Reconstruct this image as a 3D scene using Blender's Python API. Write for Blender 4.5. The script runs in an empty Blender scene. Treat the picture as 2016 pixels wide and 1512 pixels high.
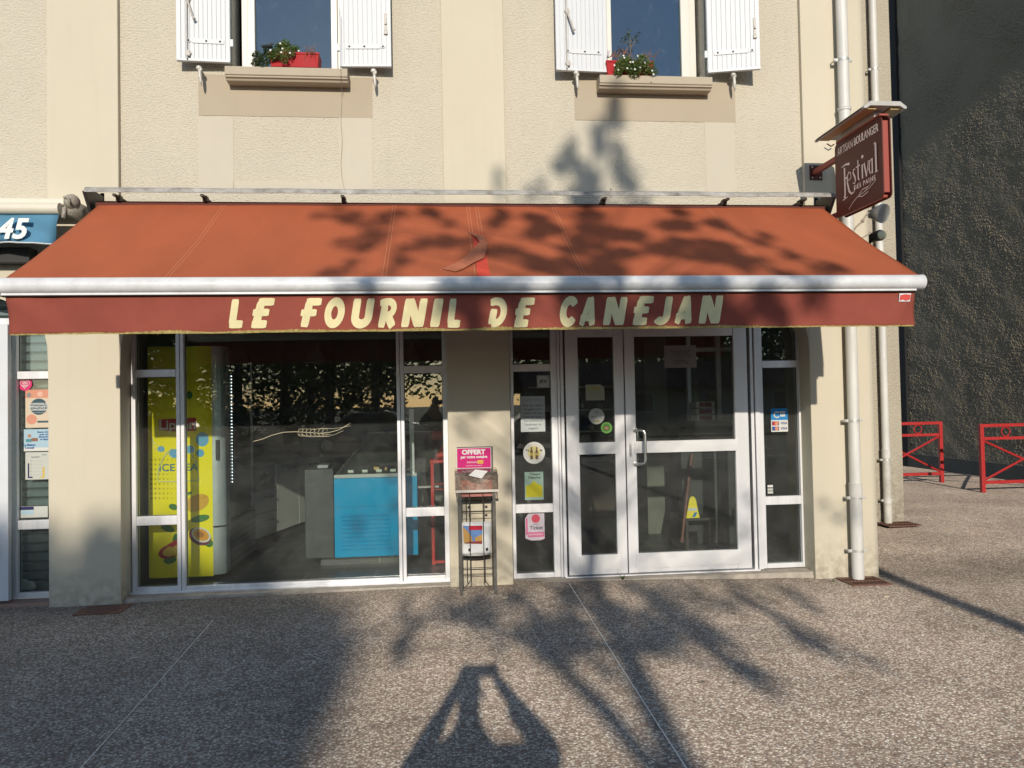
import bpy, bmesh, math, random
from mathutils import Vector, Matrix, noise
rnd = random.Random(7)
R = math.radians
sc = bpy.context.scene
col = sc.collection

# ---------------------------------------------------------------- camera
CAMP = Vector((0, -6.25, 1.55))
FW = Vector((0.09402237, 0.99530357, 0.02303485)); RT = Vector((0.99542916, -0.09359461, -0.01899565)); UP = Vector((0.0167505, -0.02471558, 0.99955418))
FPX = 1480.0
cd = bpy.data.cameras.new('camera'); cam = bpy.data.objects.new('camera', cd); col.objects.link(cam)
cam.matrix_world = Matrix(((RT.x, UP.x, -FW.x, CAMP.x), (RT.y, UP.y, -FW.y, CAMP.y), (RT.z, UP.z, -FW.z, CAMP.z), (0, 0, 0, 1)))
cd.sensor_width = 36; cd.lens = 36 * FPX / 2016; cd.clip_start = 0.02; cd.clip_end = 600
sc.camera = cam
# ---------------------------------------------------------------- light
SUN_EL, SUN_AZ = 19.5, 3.0            # light travels towards +Y, a little to +X
w = bpy.data.worlds.new('World'); sc.world = w; w.use_nodes = True
nt = w.node_tree; bg = nt.nodes['Background']; sky = nt.nodes.new('ShaderNodeTexSky'); sky.sky_type = 'NISHITA'
sky.sun_disc = False; sky.sun_elevation = R(SUN_EL); sky.sun_rotation = R(180 + SUN_AZ); sky.dust_density = 0.25; sky.ozone_density = 2.0
bg.inputs['Strength'].default_value = 0.138; nt.links.new(sky.outputs[0], bg.inputs[0])
sd = bpy.data.lights.new('sun', 'SUN'); sd.energy = 3.65; sd.angle = R(0.56); sd.color = (1, .90, .765)
sun = bpy.data.objects.new('sun', sd); col.objects.link(sun)
SDIR = Vector((math.sin(R(SUN_AZ)) * math.cos(R(SUN_EL)), math.cos(R(SUN_AZ)) * math.cos(R(SUN_EL)), -math.sin(R(SUN_EL))))
sun.rotation_euler = SDIR.to_track_quat('-Z', 'Y').to_euler()
vs = sc.view_settings; vs.view_transform = 'Standard'; vs.look = 'None'; vs.gamma = 1; vs.exposure = 0.22; vs.use_curve_mapping = False
sc.cycles.use_denoising = True; sc.cycles.max_bounces = 8; sc.cycles.transparent_max_bounces = 16

# ---------------------------------------------------------------- pixel <-> point
def ray(px, py): return FW + RT * ((px - 1008) / FPX) + UP * ((756 - py) / FPX)
def WY(px, py, Y=0.0):
    d = ray(px, py); return CAMP + d * ((Y - CAMP.y) / d.y)
def WZ(px, py, Z=0.0):
    d = ray(px, py); return CAMP + d * ((Z - CAMP.z) / d.z)
def WX(px, py, X):
    d = ray(px, py); return CAMP + d * ((X - CAMP.x) / d.x)
def fx(px, py, Y): return WY(px, py, Y).x
def fz(px, py, Y): return WY(px, py, Y).z

# ---------------------------------------------------------------- materials
def lin(r, g, b):
    return tuple(((c / 255) / 12.92 if c <= 10 else (((c / 255) + .055) / 1.055) ** 2.4) for c in (r, g, b))
MATS = {}
def mat(name, color, rough=.6, metal=0., var=0., vscale=6., bump=0., bscale=40., bdist=.01, spec=.5, emit=None, stretch=None, detail=4., color2=None, wear=0.):
    if name in MATS: return MATS[name]
    m = bpy.data.materials.new(name); m.use_nodes = True; n = m.node_tree.nodes; l = m.node_tree.links
    p = n['Principled BSDF']; p.inputs['Base Color'].default_value = (*color, 1); p.inputs['Roughness'].default_value = rough
    p.inputs['Metallic'].default_value = metal; p.inputs['Specular IOR Level'].default_value = spec
    if emit: p.inputs['Emission Color'].default_value = (*emit[0], 1); p.inputs['Emission Strength'].default_value = emit[1]
    tc = n.new('ShaderNodeNewGeometry'); src = tc.outputs['Position']
    if stretch:
        mp = n.new('ShaderNodeMapping'); mp.inputs['Scale'].default_value = stretch; l.new(src, mp.inputs['Vector']); src = mp.outputs[0]
    if var or color2:
        nz = n.new('ShaderNodeTexNoise'); nz.inputs['Scale'].default_value = vscale; nz.inputs['Detail'].default_value = 6; nz.inputs['Roughness'].default_value = .65
        l.new(src, nz.inputs['Vector'])
        rp = n.new('ShaderNodeValToRGB'); rp.color_ramp.elements[0].position = .3; rp.color_ramp.elements[1].position = .7
        c2 = color2 or tuple(c * (1 + var) for c in color); c1 = color if color2 else tuple(c * (1 - var) for c in color)
        rp.color_ramp.elements[0].color = (*c1, 1); rp.color_ramp.elements[1].color = (*c2, 1)
        l.new(nz.outputs['Fac'], rp.inputs[0]); l.new(rp.outputs[0], p.inputs['Base Color'])
        mr = n.new('ShaderNodeMapRange'); mr.inputs[3].default_value = max(0, rough - .1); mr.inputs[4].default_value = min(1, rough + .12)
        l.new(nz.outputs['Fac'], mr.inputs[0]); l.new(mr.outputs[0], p.inputs['Roughness'])
    if bump:
        b = n.new('ShaderNodeTexNoise'); b.inputs['Scale'].default_value = bscale; b.inputs['Detail'].default_value = detail; l.new(src, b.inputs['Vector'])
        bn = n.new('ShaderNodeBump'); bn.inputs['Strength'].default_value = bump; bn.inputs['Distance'].default_value = bdist
        l.new(b.outputs['Fac'], bn.inputs['Height']); l.new(bn.outputs[0], p.inputs['Normal'])
    MATS[name] = m; return m

def wall_mat(name, color, bump, bscale, bdist, stain=.5, stretch=(1, 1, 1), dirtz=.5, lowcol=(.30, .26, .20)):
    """render: mottled colour, rain streaks, splashed dirt above the ground, relief"""
    m = bpy.data.materials.new(name); m.use_nodes = True; n = m.node_tree.nodes; l = m.node_tree.links; p = n['Principled BSDF']
    p.inputs['Roughness'].default_value = .9; p.inputs['Specular IOR Level'].default_value = .2
    g = n.new('ShaderNodeNewGeometry')
    def noise_(scale, st=(1, 1, 1), det=6):
        mp = n.new('ShaderNodeMapping'); mp.inputs['Scale'].default_value = st; l.new(g.outputs['Position'], mp.inputs['Vector'])
        z = n.new('ShaderNodeTexNoise'); z.inputs['Scale'].default_value = scale; z.inputs['Detail'].default_value = det; z.inputs['Roughness'].default_value = .6
        l.new(mp.outputs[0], z.inputs['Vector']); return z.outputs['Fac']
    def ramp(src, a, b):
        r = n.new('ShaderNodeMapRange'); r.inputs[1].default_value = a; r.inputs[2].default_value = b; l.new(src, r.inputs[0]); return r.outputs[0]
    def mul(a, b):
        q = n.new('ShaderNodeMath'); q.operation = 'MULTIPLY'
        for i, x in enumerate((a, b)):
            if isinstance(x, float): q.inputs[i].default_value = x
            else: l.new(x, q.inputs[i])
        return q.outputs[0]
    def mix(f, a, b):
        q = n.new('ShaderNodeMix'); q.data_type = 'RGBA'
        if isinstance(f, float): q.inputs[0].default_value = f
        else: l.new(f, q.inputs[0])
        for i, x in ((6, a), (7, b)):
            if isinstance(x, tuple): q.inputs[i].default_value = (*x, 1)
            else: l.new(x, q.inputs[i])
        return q.outputs[2]
    c = mix(ramp(noise_(1.1), .35, .7), color, tuple(x * .93 for x in color))
    c = mix(mul(ramp(noise_(3, (3, 3, .25)), .55, .8), .26 * stain), c, (color[0] * .72, color[1] * .70, color[2] * .66))
    c = mix(mul(ramp(noise_(45), .62, .75), .10), c, (.35, .31, .26))
    sx = n.new('ShaderNodeSeparateXYZ'); l.new(g.outputs['Position'], sx.inputs[0])
    lo = ramp(sx.outputs[2], dirtz, 0.02)
    c = mix(mul(mul(lo, lo), ramp(noise_(14), .38, .62)), c, lowcol)
    c = mix(mul(ramp(sx.outputs[2], dirtz * 2.6, 0.), .25), c, tuple(x * .8 for x in color))
    l.new(c, p.inputs['Base Color'])
    bn = n.new('ShaderNodeBump'); bn.inputs['Strength'].default_value = bump; bn.inputs['Distance'].default_value = bdist
    l.new(noise_(bscale, stretch, 3), bn.inputs['Height']); l.new(bn.outputs[0], p.inputs['Normal'])
    MATS[name] = m; return m

def glass_mat(name, gcol=(1, 1, 1), boost=1.0, dust=.02, dustcol=(.5, .5, .5), tint=(.9, .94, .92), dscale=9, dlo=.5, base_refl=0.0):
    m = bpy.data.materials.new(name); m.use_nodes = True; n = m.node_tree.nodes; l = m.node_tree.links
    n.remove(n['Principled BSDF']); out = n['Material Output']
    tr = n.new('ShaderNodeBsdfTransparent'); tr.inputs[0].default_value = (*tint, 1)
    gl = n.new('ShaderNodeBsdfGlossy'); gl.inputs['Color'].default_value = (*gcol, 1); gl.inputs['Roughness'].default_value = .006
    fr = n.new('ShaderNodeFresnel'); fr.inputs[0].default_value = 1.5
    mu = n.new('ShaderNodeMath'); mu.operation = 'MULTIPLY_ADD'; mu.inputs[1].default_value = boost; mu.inputs[2].default_value = base_refl; mu.use_clamp = True; l.new(fr.outputs[0], mu.inputs[0])
    mx = n.new('ShaderNodeMixShader'); l.new(mu.outputs[0], mx.inputs[0]); l.new(tr.outputs[0], mx.inputs[1]); l.new(gl.outputs[0], mx.inputs[2])
    g = n.new('ShaderNodeNewGeometry'); nz = n.new('ShaderNodeTexNoise'); nz.inputs['Scale'].default_value = dscale; nz.inputs['Detail'].default_value = 8; nz.inputs['Roughness'].default_value = .7
    l.new(g.outputs['Position'], nz.inputs['Vector'])
    mr = n.new('ShaderNodeMapRange'); mr.inputs[1].default_value = dlo; mr.inputs[2].default_value = .85; mr.inputs[3].default_value = dust * .35; mr.inputs[4].default_value = dust * 2.5
    l.new(nz.outputs['Fac'], mr.inputs[0])
    df = n.new('ShaderNodeBsdfDiffuse'); df.inputs[0].default_value = (*dustcol, 1)
    m2 = n.new('ShaderNodeMixShader'); l.new(mr.outputs[0], m2.inputs[0]); l.new(mx.outputs[0], m2.inputs[1]); l.new(df.outputs[0], m2.inputs[2])
    l.new(m2.outputs[0], out.inputs['Surface']); MATS[name] = m; return m

def ground_mat(name):
    m = bpy.data.materials.new(name); m.use_nodes = True; n = m.node_tree.nodes; l = m.node_tree.links; p = n['Principled BSDF']
    p.inputs['Roughness'].default_value = .85; p.inputs['Specular IOR Level'].default_value = .3; p.inputs['Diffuse Roughness'].default_value = 1.0
    g = n.new('ShaderNodeNewGeometry')
    wn = n.new('ShaderNodeTexNoise'); wn.inputs['Scale'].default_value = 60; l.new(g.outputs['Position'], wn.inputs['Vector'])
    ad = n.new('ShaderNodeVectorMath'); ad.operation = 'MULTIPLY_ADD'; ad.inputs[1].default_value = (.012, .012, .012)
    l.new(wn.outputs['Color'], ad.inputs[0]); l.new(g.outputs['Position'], ad.inputs[2])
    def vor(scale, feat='F1'):
        v = n.new('ShaderNodeTexVoronoi'); v.feature = feat; v.inputs['Scale'].default_value = scale; l.new(ad.outputs[0], v.inputs['Vector']); return v
    v = vor(74); v2 = vor(150)
    sep = n.new('ShaderNodeSeparateColor'); l.new(v.outputs['Color'], sep.inputs[0])
    rp = n.new('ShaderNodeValToRGB'); rp.color_ramp.interpolation = 'CONSTANT'; e = rp.color_ramp.elements
    cols = [(0, (.18, .135, .105)), (.14, (.38, .27, .21)), (.28, (.55, .45, .36)), (.44, (.76, .67, .54)), (.60, (.60, .555, .48)), (.74, (.86, .78, .64)), (.88, (.31, .25, .20)), (.95, (.98, .93, .82))]
    e[0].position = 0; e[0].color = (*cols[0][1], 1); e[1].position = cols[1][0]; e[1].color = (*cols[1][1], 1)
    for q, c in cols[2:]:
        x = e.new(q); x.color = (*c, 1)
    l.new(sep.outputs[0], rp.inputs[0])
    # cement between the pebbles
    ed = n.new('ShaderNodeMapRange'); ed.inputs[1].default_value = .0; ed.inputs[2].default_value = .75; l.new(v.outputs['Distance'], ed.inputs[0])
    mx = n.new('ShaderNodeMix'); mx.data_type = 'RGBA'; mx.inputs[7].default_value = (.21, .165, .13, 1); l.new(ed.outputs[0], mx.inputs[0]); l.new(rp.outputs[0], mx.inputs[6])
    # broad grime
    n2 = n.new('ShaderNodeTexNoise'); n2.inputs['Scale'].default_value = .9; n2.inputs['Detail'].default_value = 7; l.new(g.outputs['Position'], n2.inputs['Vector'])
    r2 = n.new('ShaderNodeMapRange'); r2.inputs[1].default_value = .35; r2.inputs[2].default_value = .7; r2.inputs[3].default_value = .74; r2.inputs[4].default_value = 1.12; l.new(n2.outputs['Fac'], r2.inputs[0])
    n3 = n.new('ShaderNodeTexNoise'); n3.inputs['Scale'].default_value = 9; n3.inputs['Detail'].default_value = 5; l.new(g.outputs['Position'], n3.inputs['Vector'])
    r3 = n.new('ShaderNodeMapRange'); r3.inputs[1].default_value = .35; r3.inputs[2].default_value = .7; r3.inputs[3].default_value = .9; r3.inputs[4].default_value = 1.08; l.new(n3.outputs['Fac'], r3.inputs[0])
    # damp dirt along the foot of the facade
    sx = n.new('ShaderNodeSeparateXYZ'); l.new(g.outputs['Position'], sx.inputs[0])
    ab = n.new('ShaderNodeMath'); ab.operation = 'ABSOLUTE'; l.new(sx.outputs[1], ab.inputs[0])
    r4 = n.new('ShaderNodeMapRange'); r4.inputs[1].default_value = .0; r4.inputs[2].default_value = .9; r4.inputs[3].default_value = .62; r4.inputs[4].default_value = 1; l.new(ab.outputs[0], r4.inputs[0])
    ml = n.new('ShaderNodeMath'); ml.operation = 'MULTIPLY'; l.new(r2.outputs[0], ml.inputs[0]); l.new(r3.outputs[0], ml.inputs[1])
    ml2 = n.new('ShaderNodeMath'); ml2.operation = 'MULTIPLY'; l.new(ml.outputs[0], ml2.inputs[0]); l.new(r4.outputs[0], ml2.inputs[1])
    gv = n.new('ShaderNodeTexVoronoi'); gv.inputs['Scale'].default_value = 2.1; l.new(g.outputs['Position'], gv.inputs['Vector'])
    gr = n.new('ShaderNodeMapRange'); gr.inputs[1].default_value = .045; gr.inputs[2].default_value = .06; gr.inputs[3].default_value = .55; gr.inputs[4].default_value = 1.0; l.new(gv.outputs['Distance'], gr.inputs[0])
    n5 = n.new('ShaderNodeTexNoise'); n5.inputs['Scale'].default_value = 2.3; n5.inputs['Detail'].default_value = 8; n5.inputs['Roughness'].default_value = .7; l.new(g.outputs['Position'], n5.inputs['Vector'])
    r5 = n.new('ShaderNodeMapRange'); r5.inputs[1].default_value = .56; r5.inputs[2].default_value = .68; r5.inputs[3].default_value = 1.0; r5.inputs[4].default_value = .80; l.new(n5.outputs['Fac'], r5.inputs[0])
    m6 = n.new('ShaderNodeMath'); m6.operation = 'MULTIPLY'; l.new(gr.outputs[0], m6.inputs[0]); l.new(r5.outputs[0], m6.inputs[1])
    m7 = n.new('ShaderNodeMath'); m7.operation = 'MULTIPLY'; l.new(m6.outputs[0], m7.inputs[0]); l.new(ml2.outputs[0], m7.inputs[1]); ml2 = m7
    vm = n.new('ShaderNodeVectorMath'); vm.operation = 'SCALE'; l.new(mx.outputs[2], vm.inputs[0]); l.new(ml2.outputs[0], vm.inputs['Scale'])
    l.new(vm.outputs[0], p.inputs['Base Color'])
    iv = n.new('ShaderNodeMath'); iv.operation = 'MULTIPLY_ADD'; iv.inputs[1].default_value = -1; iv.inputs[2].default_value = 1; l.new(v.outputs['Distance'], iv.inputs[0])
    a2 = n.new('ShaderNodeMath'); a2.operation = 'MULTIPLY_ADD'; a2.inputs[1].default_value = -.3; l.new(v2.outputs['Distance'], a2.inputs[0]); l.new(iv.outputs[0], a2.inputs[2])
    bn = n.new('ShaderNodeBump'); bn.inputs['Strength'].default_value = .55; bn.inputs['Distance'].default_value = .006
    l.new(a2.outputs[0], bn.inputs['Height']); l.new(bn.outputs[0], p.inputs['Normal'])
    MATS[name] = m; return m

ROUGH = wall_mat('rough_render', (.575, .53, .43), .85, 46, .022, .6, (1, 1, 1.7))
SMOOTH = wall_mat('smooth_render', (.555, .508, .40), .12, 30, .006, .8)
PALE = wall_mat('pale_render', (.515, .475, .39), .15, 40, .005, .4)
TAN = wall_mat('tan_render', (.41, .35, .265), .15, 50, .004, .6)
WINGR = wall_mat('weathered_render', (.44, .40, .32), .95, 34, .022, 1.2, (1, 1, 1.5), 1.3, (.19, .165, .13))
STONE = wall_mat('sill_stone', (.43, .375, .29), .15, 60, .003, 1.0)
CONC = mat('concrete', (.34, .30, .25), .9, var=.28, vscale=9, bump=.5, bscale=60, bdist=.006)
DARKW = wall_mat('charcoal_render', (.23, .195, .14), .4, 90, .008, .3, (1, 1.25, 1.0), .9, (.17, .16, .14))
DARKS = mat('charcoal_plinth', (.075, .074, .066), .9, var=.2, vscale=4, bump=.4, bscale=30)
ALU = mat('aluminium', (.66, .665, .68), .38, .25, var=.13, vscale=9, bump=.04, bscale=90, stretch=(1, 1, .05))
ALU2 = mat('aluminium_plate', (.66, .665, .68), .34, .25, var=.06, vscale=4, stretch=(1, 1, .1))
STEEL = mat('brushed_steel', (.55, .55, .54), .28, .95, var=.05, vscale=20)
WHITE = mat('white_paint', (.555, .578, .605), .5, var=.03, vscale=5)
PVC = mat('white_pipe', (.58, .575, .545), .5, var=.12, vscale=14, stretch=(1, 1, .18))
OLDPVC = mat('weathered_pipe', (.50, .49, .44), .6, var=.22, vscale=9)
PVCWIN = mat('window_plastic', (.62, .60, .54), .35, var=.02)
ORANGE = mat('awning_cloth', (.355, .094, .042), .88, var=.11, vscale=2.2, bump=.15, bscale=700, bdist=.001, spec=.2, stretch=(1, .35, .35))
VALC = mat('valance_cloth', (.235, .060, .042), .9, var=.14, vscale=2.6, bump=.25, bscale=9, bdist=.012, spec=.2)
REDC = mat('unfaded_cloth', (.55, .055, .03), .85, var=.06)
STITCH = mat('stitching', (.62, .26, .13), .9)
CREAM = mat('cream_lettering', (.62, .55, .31), .7, var=.10, vscale=9, spec=.3)
LICHEN = mat('lichen_edge', (.20, .16, .045), .95, color2=(.42, .32, .12), vscale=34, bump=.8, bscale=90)
AWHITE = mat('awning_bar', (.60, .61, .62), .36, var=.12, vscale=10)
MOLD = mat('mouldy_metal', (.15, .145, .13), .8, .0, color2=(.44, .44, .42), vscale=16, bump=.3, bscale=60, stretch=(.6, 1, 1))
BLACK = mat('black_rubber', (.02, .02, .02), .6)
DARKM = mat('dark_metal', (.07, .065, .06), .5, .5, var=.2)
GLASS = glass_mat('shop_glass', boost=1.45, dust=.018, dustcol=(.55, .54, .52), dscale=4, dlo=.35)
WGLASS = glass_mat('upstairs_glass', (.62, .82, 1), 1.5, .03, (.55, .60, .66), dscale=13, dlo=.56, base_refl=.03)
DIRTG = glass_mat('clear_acrylic', (1, 1, 1), 1.0, .22, (.6, .55, .48), tint=(.93, .86, .82))
SIGNM = mat('sign_maroon', (.088, .021, .015), .5, var=.06, spec=.3)
SIGNE = mat('sign_edge', (.30, .07, .052), .55, spec=.3)
GREYT = mat('grey_hood', (.42, .41, .39), .55, .1, var=.15, vscale=14)
REDM = mat('barrier_red', (.38, .022, .022), .42, var=.08)
RUST = mat('rusty_iron', (.13, .062, .042), .85, .2, color2=(.21, .115, .08), vscale=30, bump=.5, bscale=80)
PEB = ground_mat('exposed_aggregate')

# ---------------------------------------------------------------- object helpers
ORG = {}
def tag(o, label=None, cat=None, group=None, kind=None):
    if label: o['label'] = label
    if cat: o['category'] = cat
    if group: o['group'] = group
    if kind: o['kind'] = kind
    return o
def thing(name, loc, label, cat, group=None, kind=None):
    o = bpy.data.objects.new(name, None); o.empty_display_size = .1; o.location = loc; col.objects.link(o); ORG[o.name] = Vector(loc)
    return tag(o, label, cat, group, kind)
class MB:
    def __init__(s): s.v = []; s.f = []; s.m = []; s.mats = []
    def mi(s, m):
        if m is None: return 0
        if m not in s.mats: s.mats.append(m)
        return s.mats.index(m)
    def add(s, vs, fs, m=None):
        b = len(s.v); s.v += [Vector(v) for v in vs]; i = s.mi(m)
        for f in fs: s.f.append(tuple(b + k for k in f)); s.m.append(i)
        return s
    def box(s, x0, x1, y0, y1, z0, z1, m=None):
        x0, x1 = sorted((x0, x1)); y0, y1 = sorted((y0, y1)); z0, z1 = sorted((z0, z1))
        return s.add([(x0, y0, z0), (x1, y0, z0), (x1, y1, z0), (x0, y1, z0), (x0, y0, z1), (x1, y0, z1), (x1, y1, z1), (x0, y1, z1)],
                     [(0, 3, 2, 1), (4, 5, 6, 7), (0, 1, 5, 4), (1, 2, 6, 5), (2, 3, 7, 6), (3, 0, 4, 7)], m)
    def prism(s, pts, a, b, axis='y', m=None):
        """pts: 2-D outline; extruded from a to b along axis"""
        def mk(p, t): return {'y': (p[0], t, p[1]), 'x': (t, p[0], p[1]), 'z': (p[0], p[1], t)}[axis]
        n = len(pts); vs = [mk(p, a) for p in pts] + [mk(p, b) for p in pts]
        return s.add(vs, [tuple(range(n)), tuple(range(2 * n - 1, n - 1, -1))] + [(i, n + i, n + (i + 1) % n, (i + 1) % n) for i in range(n)], m)
    def tube(s, pts, r, seg=10, m=None, cap=True):
        pts = [Vector(p) for p in pts]; rs = r if isinstance(r, (list, tuple)) else [r] * len(pts); vs = []; last = None
        for i, p in enumerate(pts):
            t = (pts[min(i + 1, len(pts) - 1)] - pts[max(i - 1, 0)]).normalized()
            if last is None: u = t.orthogonal().normalized()
            else: u = (last - t * last.dot(t)); u = u.normalized() if u.length > 1e-5 else t.orthogonal().normalized()
            last = u; v = t.cross(u)
            for k in range(seg):
                a = 2 * math.pi * k / seg; vs.append(p + (u * math.cos(a) + v * math.sin(a)) * rs[i])
        fs = [(i * seg + k, i * seg + (k + 1) % seg, (i + 1) * seg + (k + 1) % seg, (i + 1) * seg + k) for i in range(len(pts) - 1) for k in range(seg)]
        if cap: fs += [tuple(range(seg - 1, -1, -1)), tuple((len(pts) - 1) * seg + k for k in range(seg))]
        return s.add(vs, fs, m)
    def disc(s, c, r, y0, y1, seg=28, m=None):
        return s.prism([(c[0] + r * math.cos(2 * math.pi * k / seg), c[1] + r * math.sin(2 * math.pi * k / seg)) for k in range(seg)], y0, y1, 'y', m)
    def blob(s, c, r, seg=8, rings=6, m=None, jit=0.):
        vs = []; c = Vector(c); r = Vector(r if hasattr(r, '__len__') else (r, r, r))
        for i in range(1, rings):
            th = math.pi * i / rings
            for k in range(seg):
                a = 2 * math.pi * k / seg; q = 1 + jit * rnd.uniform(-1, 1)
                vs.append(c + Vector((r.x * math.sin(th) * math.cos(a), r.y * math.sin(th) * math.sin(a), r.z * math.cos(th))) * q)
        vs += [c + Vector((0, 0, r.z)), c - Vector((0, 0, r.z))]; t, b = len(vs) - 2, len(vs) - 1
        fs = [(i * seg + k, (i + 1) * seg + k, (i + 1) * seg + (k + 1) % seg, i * seg + (k + 1) % seg) for i in range(rings - 2) for k in range(seg)]
        fs += [(t, k, (k + 1) % seg) for k in range(seg)] + [(b, (rings - 2) * seg + (k + 1) % seg, (rings - 2) * seg + k) for k in range(seg)]
        return s.add(vs, fs, m)
    def build(s, name, m=None, parent=None, bevel=0., smooth=False, label=None, recalc=True):
        me = bpy.data.meshes.new(name); o = bpy.data.objects.new(name, me); col.objects.link(o)
        org = ORG.get(parent.name, Vector()) if parent else Vector()
        me.from_pydata([tuple(v - org) for v in s.v], [], s.f)
        if m: me.materials.append(m)
        for x in s.mats: me.materials.append(x)
        off = 1 if (m and s.mats) else 0
        for i, p in enumerate(me.polygons):
            p.material_index = s.m[i]; p.use_smooth = smooth
        if recalc:
            bm = bmesh.new(); bm.from_mesh(me); bmesh.ops.recalc_face_normals(bm, faces=bm.faces); bm.to_mesh(me); bm.free()
        if parent: o.parent = parent
        ORG[o.name] = org
        if bevel:
            b = o.modifiers.new('bevel', 'BEVEL'); b.width = bevel; b.segments = 2; b.limit_method = 'ANGLE'; b.angle_limit = R(40)
        if label: o['label'] = label
        return o
def smooth_angle(o, deg=40):
    for p in o.data.polygons: p.use_smooth = True
    try: o.data.set_sharp_from_angle(angle=R(deg))
    except Exception: pass
    return o
def text(s, pos, size, m, parent, name='lettering', wide=1., shear=0., bold=0., align='CENTER', rot=None, extrude=.0006, spacing=1., label=None, line=1.0):
    """flat lettering; default lies in a plane facing -Y. rot: 3x3 whose columns are right, up, out"""
    cu = bpy.data.curves.new('t', 'FONT'); cu.body = s; cu.size = size; cu.align_x = align; cu.align_y = 'CENTER'; cu.shear = shear; cu.offset = bold
    cu.extrude = extrude; cu.resolution_u = 3; cu.space_character = spacing; cu.space_line = line
    to = bpy.data.objects.new('t', cu); col.objects.link(to); dg = bpy.context.evaluated_depsgraph_get(); dg.update()
    me = bpy.data.meshes.new_from_object(to.evaluated_get(dg)); bpy.data.objects.remove(to); bpy.data.curves.remove(cu)
    M = rot or Matrix(((1, 0, 0), (0, 0, -1), (0, 1, 0)))
    org = ORG.get(parent.name, Vector()) if parent else Vector()
    for v in me.vertices:
        v.co = M @ Vector((v.co.x * wide, v.co.y, v.co.z)) + Vector(pos) - org
    me.materials.clear(); me.materials.append(m)
    o = bpy.data.objects.new(name, me); col.objects.link(o); me.name = name
    if parent: o.parent = parent
    ORG[o.name] = org
    if label: o['label'] = label
    return o
def rect(px0, px1, py0, py1, Y):
    """pixel box -> x0,x1,z0,z1 on the plane Y"""
    cy = (py0 + py1) / 2; cx = (px0 + px1) / 2
    return fx(px0, cy, Y), fx(px1, cy, Y), fz(cx, py1, Y), fz(cx, py0, Y)
def leaves(mb, c, r, n, size, m=None, flat=.6, shell=.0):
    c = Vector(c); r = Vector(r if hasattr(r, '__len__') else (r, r, r))
    for _ in range(n):
        while True:
            q = Vector((rnd.uniform(-1, 1), rnd.uniform(-1, 1), rnd.uniform(-1, 1)))
            if shell < q.length <= 1: break
        p = c + Vector((q.x * r.x, q.y * r.y, q.z * r.z)); s = size * rnd.uniform(.6, 1.3)
        a = Vector((rnd.uniform(-1, 1), rnd.uniform(-1, 1), rnd.uniform(-flat, flat))).normalized(); b = a.cross(Vector((rnd.uniform(-1, 1), rnd.uniform(-1, 1), rnd.uniform(-1, 1)))).normalized()
        mb.add([p - a * s, p - b * s * .42, p + a * s, p + b * s * .42], [(0, 1, 2, 3)], m)
def leaf_mat(name, c1, c2):
    m = mat(name, c1, .55, color2=c2, vscale=3.5); n = m.node_tree.nodes; l = m.node_tree.links
    p = n['Principled BSDF']; t = n.new('ShaderNodeBsdfTranslucent'); mx = n.new('ShaderNodeMixShader'); mx.inputs[0].default_value = .25
    t.inputs[0].default_value = (c2[0] * 1.5, c2[1] * 1.6, c2[2], 1)
    l.new(p.outputs[0], mx.inputs[1]); l.new(t.outputs[0], mx.inputs[2]); l.new(mx.outputs[0], n['Material Output'].inputs['Surface']); return m
LEAF = leaf_mat('leaf_green', (.05, .085, .018), (.13, .19, .045))
LEAFD = leaf_mat('leaf_dark', (.02, .035, .012), (.05, .08, .025))
BARK = mat('bark', (.10, .075, .05), .9, var=.35, vscale=12, bump=.8, bscale=25, bdist=.02, stretch=(1, 1, .3))

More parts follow.
